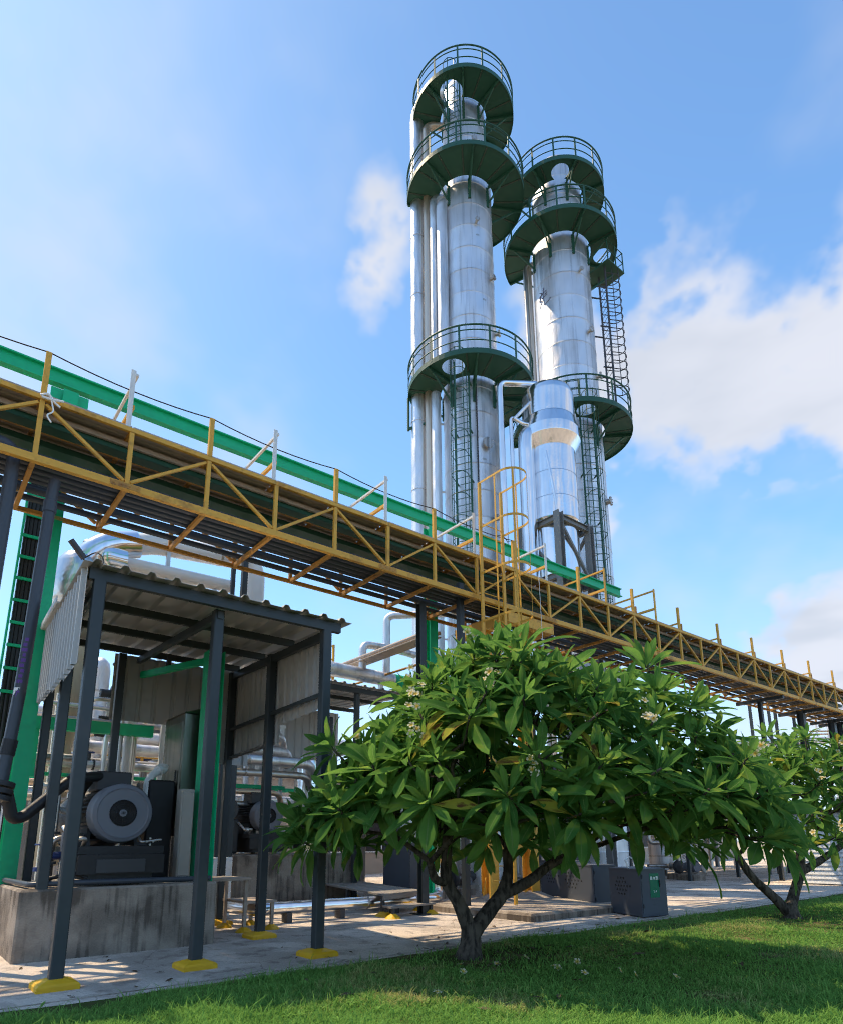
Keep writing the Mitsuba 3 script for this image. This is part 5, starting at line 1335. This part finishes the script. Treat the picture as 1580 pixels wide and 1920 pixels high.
def frangipani(label, trunk, limbs, starts, tips, axes, leaves_n, leaf_size, n_parts, flowers, seed, r0):
    rng = np.random.default_rng(seed)
    tree = thing('frangipani_tree', label, 'tree')
    part(tree, 'trunk', cat(*[limb(p, r, 18, .12, seed + i) for i, (p, r) in enumerate(trunk)]), 'bark', True)
    for p, r in limbs: part(tree, 'branch', limb(p, r, 14, .1, seed + 9), 'bark', True)
    segs, ends = grow(starts, tips, rng, r0)
    big = [s for s in segs if s[2] <= 1]; small = [s for s in segs if s[2] > 1]
    for p, r, _ in big: part(tree, 'branch', limb(p, r, 10, .08, seed), 'bark', True)
    part(tree, 'twig', cat(*[limb(p, r, 7, .05, seed) for p, r, _ in small]), 'bark', True, kind='stuff', label='knobbly grey green twigs')
    allv = []
    for i, t in enumerate(tips):
        ax = unit(axes[i] + .35 * ends.get(i, A(0, 0, 1)))
        allv += [(v, M) for v, M in rosette(t, ax, int(rng.integers(leaves_n[0], leaves_n[1])), leaf_size * rng.uniform(.78, 1.16), rng)]
    mid = np.array([M[:3, 3] + M[:3, 0] * .5 for _, M in allv])
    cen = tips.mean(0)
    score = np.linalg.norm(mid - CAM, axis=1) - .5 * np.clip(mid[:, 2] - cen[2], -1, 2) + .25 * ((mid - cen) @ A(.63, .777, 0))
    order = np.argsort(score)
    own, rest = order[:n_parts], order[n_parts:]
    for i in own:
        v, M = allv[i]
        old = rng.uniform() < .035
        part(tree, 'leaf', {**(OLD_SHAPES if old else LEAF_SHAPES)[v], 'to_world': T(M.tolist())}, None, label='yellowing old leaf' if old else None)
    V, F, UV, o = [], [], [], 0
    for i in rest:
        v, M = allv[i]; lv, lf, uv = LEAVES[v]
        V.append(lv @ M[:3, :3].T + M[:3, 3]); F.append(lf + o); UV.append(uv); o += len(lv)
    part(tree, 'foliage', (np.vstack(V), np.vstack(F)), 'leaf_mat', True, kind='stuff', label='remaining glossy green leaves', uv=np.vstack(UV))
    for ti, cnt in flowers:
        base = tips[ti] + unit(axes[ti] + .8 * unit(CAM - tips[ti])) * .27
        for k in range(cnt):
            q = base + rng.normal(0, .06, 3) + A(0, 0, .03 * k)
            v, f, c_ = petal_flower(q, unit(axes[ti] + rng.normal(0, .6, 3) + .9 * unit(CAM - q)), rng.uniform(.048, .064), rng)
            part(tree, 'flower', (v, f), 'petal', False, color=c_)
    return tree


RH, FH = A(.777, -.630, 0), A(.630, .777, 0)


def dome_tips(O, half_r, half_l, depth, z_rim, z_top, n, rng, gap, ztop_fn=None, under=.0):
    tips, axes = [], []
    tries = 0
    while len(tips) < n and tries < 20000:
        tries += 1
        a, b = rng.uniform(-1, 1), rng.uniform(-1, 1)
        rho = math.hypot(a, b)
        if rho > 1: continue
        A_ = a * (half_r if a > 0 else half_l); B_ = b * depth
        zt = z_top if ztop_fn is None else ztop_fn(A_)
        z = z_rim + (zt - z_rim) * (1 - rho ** 2.8) ** .55 - abs(rng.normal(0, .24)) - (rng.uniform(.3, 1.0) if rng.uniform() < under else 0) * (1 - rho * .6)
        z = max(z, z_rim - .12)
        p = O + RH * A_ + FH * B_ + A(0, 0, z)
        lump = float(meshkit.noise(p * .85 + 3.7, 5))
        if lump < .34 and rng.uniform() < .85: continue
        p[2] += 1.0 * (lump - .5) * min(1, (z - z_rim) / .8 + .2)
        if tips and min(np.linalg.norm(p - t) for t in tips) < gap: continue
        out = RH * a + FH * b
        tips.append(p); axes.append(unit(A(0, 0, 1.0 - .35 * rho) + out * .75 * rho))
    return np.array(tips), np.array(axes)


rng = np.random.default_rng(21)
O1 = A(7.05, 6.55, 0)
ztop1 = lambda a: np.interp(a, [-3.3, -2.6, -1.8, -1.0, -.2, .6, 1.6, 2.4, 3.2, 3.9], [2.9, 3.3, 3.75, 4.1, 4.4, 4.42, 4.25, 4.0, 3.75, 3.4])
tips1, axes1 = dome_tips(O1, 3.75, 3.1, 2.3, 1.75, 4.4, 185, rng, .33, ztop1, .45)
EXTRA = A([5.84, 5.75, 1.83], [5.75, 4.97, 2.25], [5.21, 6.33, 2.13], [4.8, 6.9, 2.14], [6.39, 4.81, 1.9], [6.71, 4.17, 2.15], [7.11, 3.66, 2.17], [7.55, 3.68, 2.2], [4.64, 7.71, 2.91], [4.48, 7.69, 2.07], [6.62, 3.93, 2.4],
          [6.2, 4.39, 2.48], [7.84, 3.53, 2.57], [7.33, 4.1, 2.15], [6.82, 4.55, 2.1], [6.7, 5.39, 1.95], [4.39, 8.09, 1.9], [8.28, 3.52, 2.21], [6.1, 6.2, 2.0], [7.0, 5.6, 2.1], [8.2, 4.9, 1.9], [7.6, 6.9, 2.2], [6.0, 7.6, 2.3], [8.9, 4.6, 2.2], [9.2, 5.4, 1.9])
keep = [i for i, t in enumerate(tips1) if np.linalg.norm(EXTRA - t, axis=1).min() > .27]
ax_e = [unit(A(0, 0, .8) + .55 * unit((t - O1) * A(1, 1, 0)) - .15 * FH) for t in EXTRA]
low_t, low_a = dome_tips(O1, 2.9, 2.5, 1.9, 1.75, 2.7, 34, rng, .40)
tips1 = np.vstack([tips1[keep], EXTRA, low_t]); axes1 = np.vstack([axes1[keep], ax_e, low_a])
trunk1 = [([(6.60, 7.12, -.05), (6.62, 7.13, .12), (6.67, 7.14, .30), (6.68, 7.14, .50)], [.215, .165, .145, .15])]
limbs1 = [([(6.66, 7.15, .36), (6.50, 7.17, .72), (6.28, 7.2, 1.08), (6.30, 7.22, 1.42), (6.36, 7.25, 1.78)], [.115, .098, .085, .078, .07]),
          ([(6.28, 7.2, 1.06), (6.02, 7.15, 1.12), (5.85, 7.05, 1.35)], [.07, .058, .05]),
          ([(6.69, 7.13, .36), (6.98, 7.1, .62), (7.26, 7.08, .86), (7.42, 7.1, 1.15), (7.46, 7.15, 1.5)], [.12, .108, .1, .08, .068]),
          ([(7.24, 7.08, .84), (7.7, 6.95, 1.02), (8.15, 6.85, 1.28), (8.6, 6.75, 1.42)], [.088, .08, .07, .062])]
starts1 = [((6.36, 7.25, 1.78), (0, 0, 1)), ((5.85, 7.05, 1.35), (-1, 0, 1)), ((7.46, 7.15, 1.5), (0, 0, 1)), ((8.6, 6.75, 1.42), (1, 0, 1)), ((8.15, 6.85, 1.28), (0, -.5, 1))]
FLOWER_SPOTS = [((5.28, 7.16, 3.78), 5), ((5.31, 6.89, 3.39), 6), ((6.44, 6.29, 4.33), 3), ((6.85, 6.14, 4.58), 4), ((6.04, 5.7, 3.14), 6), ((5.83, 4.88, 2.13), 4), ((5.14, 6.39, 2.66), 4), ((6.98, 4.3, 3.01), 7), ((5.18, 7.61, 3.65), 2), ((6.01, 6.56, 4.0), 3), ((4.86, 7.46, 3.01), 2), ((5.28, 6.01, 1.99), 1), ((8.09, 3.71, 2.61), 3)]
fl1, used_tip = [], set()
for q, cnt in FLOWER_SPOTS:
    o = [int(i) for i in np.argsort(np.linalg.norm(tips1 - A(*q), axis=1)) if int(i) not in used_tip][0]
    used_tip.add(o); fl1.append((o, cnt))
frangipani('big frangipani tree with forked trunk and white blossom standing in the middle of the lawn', trunk1, limbs1, starts1, tips1, axes1, (16, 23), .60, 300, fl1, 31, .075)

O2 = A(15.2, 6.0, 0)
tips2, axes2 = dome_tips(O2, 2.9, 2.0, 2.1, 1.5, 3.9, 95, rng, .36, None, .35)
trunk2 = [([(14.86, 6.15, -.05), (14.88, 6.18, .1), (14.9, 6.2, .3)], [.2, .15, .13])]
limbs2 = [([(14.9, 6.2, .22), (15.15, 6.15, .6), (15.4, 6.1, .95), (15.5, 6.1, 1.35)], [.12, .105, .095, .08]),
          ([(14.87, 6.2, .1), (14.55, 6.35, .45), (14.15, 6.55, .85), (13.9, 6.7, 1.3)], [.11, .095, .08, .07]),
          ([(15.4, 6.1, .95), (16.1, 5.9, 1.2), (16.8, 5.7, 1.5)], [.09, .075, .065])]
starts2 = [((15.5, 6.1, 1.35), (0, 0, 1)), ((13.9, 6.7, 1.3), (-1, 0, 1)), ((16.8, 5.7, 1.5), (1, 0, 1))]
fl2 = [(int(i), int(rng.integers(2, 5))) for i in np.argsort([np.linalg.norm(t - CAM) for t in tips2])[:30] if rng.uniform() < .3]
frangipani('smaller frangipani tree at the right edge of the lawn', trunk2, limbs2, starts2, tips2, axes2, (14, 20), .52, 240, fl2, 57, .07)

# ---- litter: blossom fallen on the grass, dry leaves on the concrete
rng = np.random.default_rng(77)
for i in range(12):
    a, r = rng.uniform(0, 6.28), rng.uniform(.3, 2.4)
    p = A(6.7 + r * math.cos(a) * 1.2, min(6.2 + r * math.sin(a), 8.0), 0)
    p[2] = float(lawn_z(p[0], p[1])) + .035
    v, f, c_ = petal_flower(p, A(rng.normal(0, .5), rng.normal(0, .5) - .3, 1), .05, rng)
    whole('fallen_flower', (v, f), 'petal', 'white frangipani blossom fallen on the grass under the big tree', 'flower', 'fallen blossoms on the lawn', color=c_)
for i in range(90):
    p = A(rng.uniform(1, 14), 8.2 + 3 * rng.uniform() ** 1.6, .014)
    if p[0] < 4.7 and p[1] > 10.9: continue
    v, f, uv = LEAVES[int(rng.integers(0, 5))]
    M = leaf_matrix(p, A(rng.normal(), rng.normal(), .02), A(rng.normal(0, .2), rng.normal(0, .2), 1), rng.uniform(.08, .2), 0)
    whole('dry_leaf', (v @ M[:3, :3].T + M[:3, 3], f), 'dry_leaf_mat', 'curled brown leaf lying on the concrete', 'leaf', 'dry leaves on the concrete')
for i in range(34):
    a, r = rng.uniform(0, 6.28), rng.uniform(.25, 3.0)
    p = A(6.9 + r * math.cos(a) * 1.2, min(6.3 + r * math.sin(a), 7.8), 0)
    p[2] = float(lawn_z(p[0], p[1])) + .03
    v, f, uv = LEAVES[int(rng.integers(0, 5))]
    M = leaf_matrix(p, A(rng.normal(), rng.normal(), .1), A(rng.normal(0, .3), rng.normal(0, .3), 1), rng.uniform(.1, .26), 0)
    whole('fallen_leaf', (v @ M[:3, :3].T + M[:3, 3], f), 'dry_leaf_mat', 'brown fallen leaf on the grass under the big tree', 'leaf', 'fallen leaves on the lawn')


def weeds():
    V, F, o = [], [], 0
    g = np.random.default_rng(91)
    for _ in range(420):
        d = 5.2 * (16 / 5.2) ** g.uniform(); t = YAW - math.atan((g.uniform(-40, 1620) - 790) / 1215.4)
        x, y = d * math.cos(t), d * math.sin(t)
        if y > 7.75: continue
        for k in range(int(g.integers(4, 9))):
            v, f, uv = LEAVES[int(g.integers(0, 5))]
            a = g.uniform(0, 6.28)
            M = leaf_matrix(A(x, y, float(lawn_z(x, y)) + .01), A(math.cos(a), math.sin(a), g.uniform(.2, 1.1)), A(0, 0, 1), g.uniform(.04, .10), 0)
            V.append(v @ M[:3, :3].T + M[:3, 3]); F.append(f + o); o += len(v)
    return np.vstack(V), np.vstack(F)


whole('weeds', weeds(), 'grass_mat', 'small broad leaved weeds scattered through the lawn', 'weeds', kind='stuff')
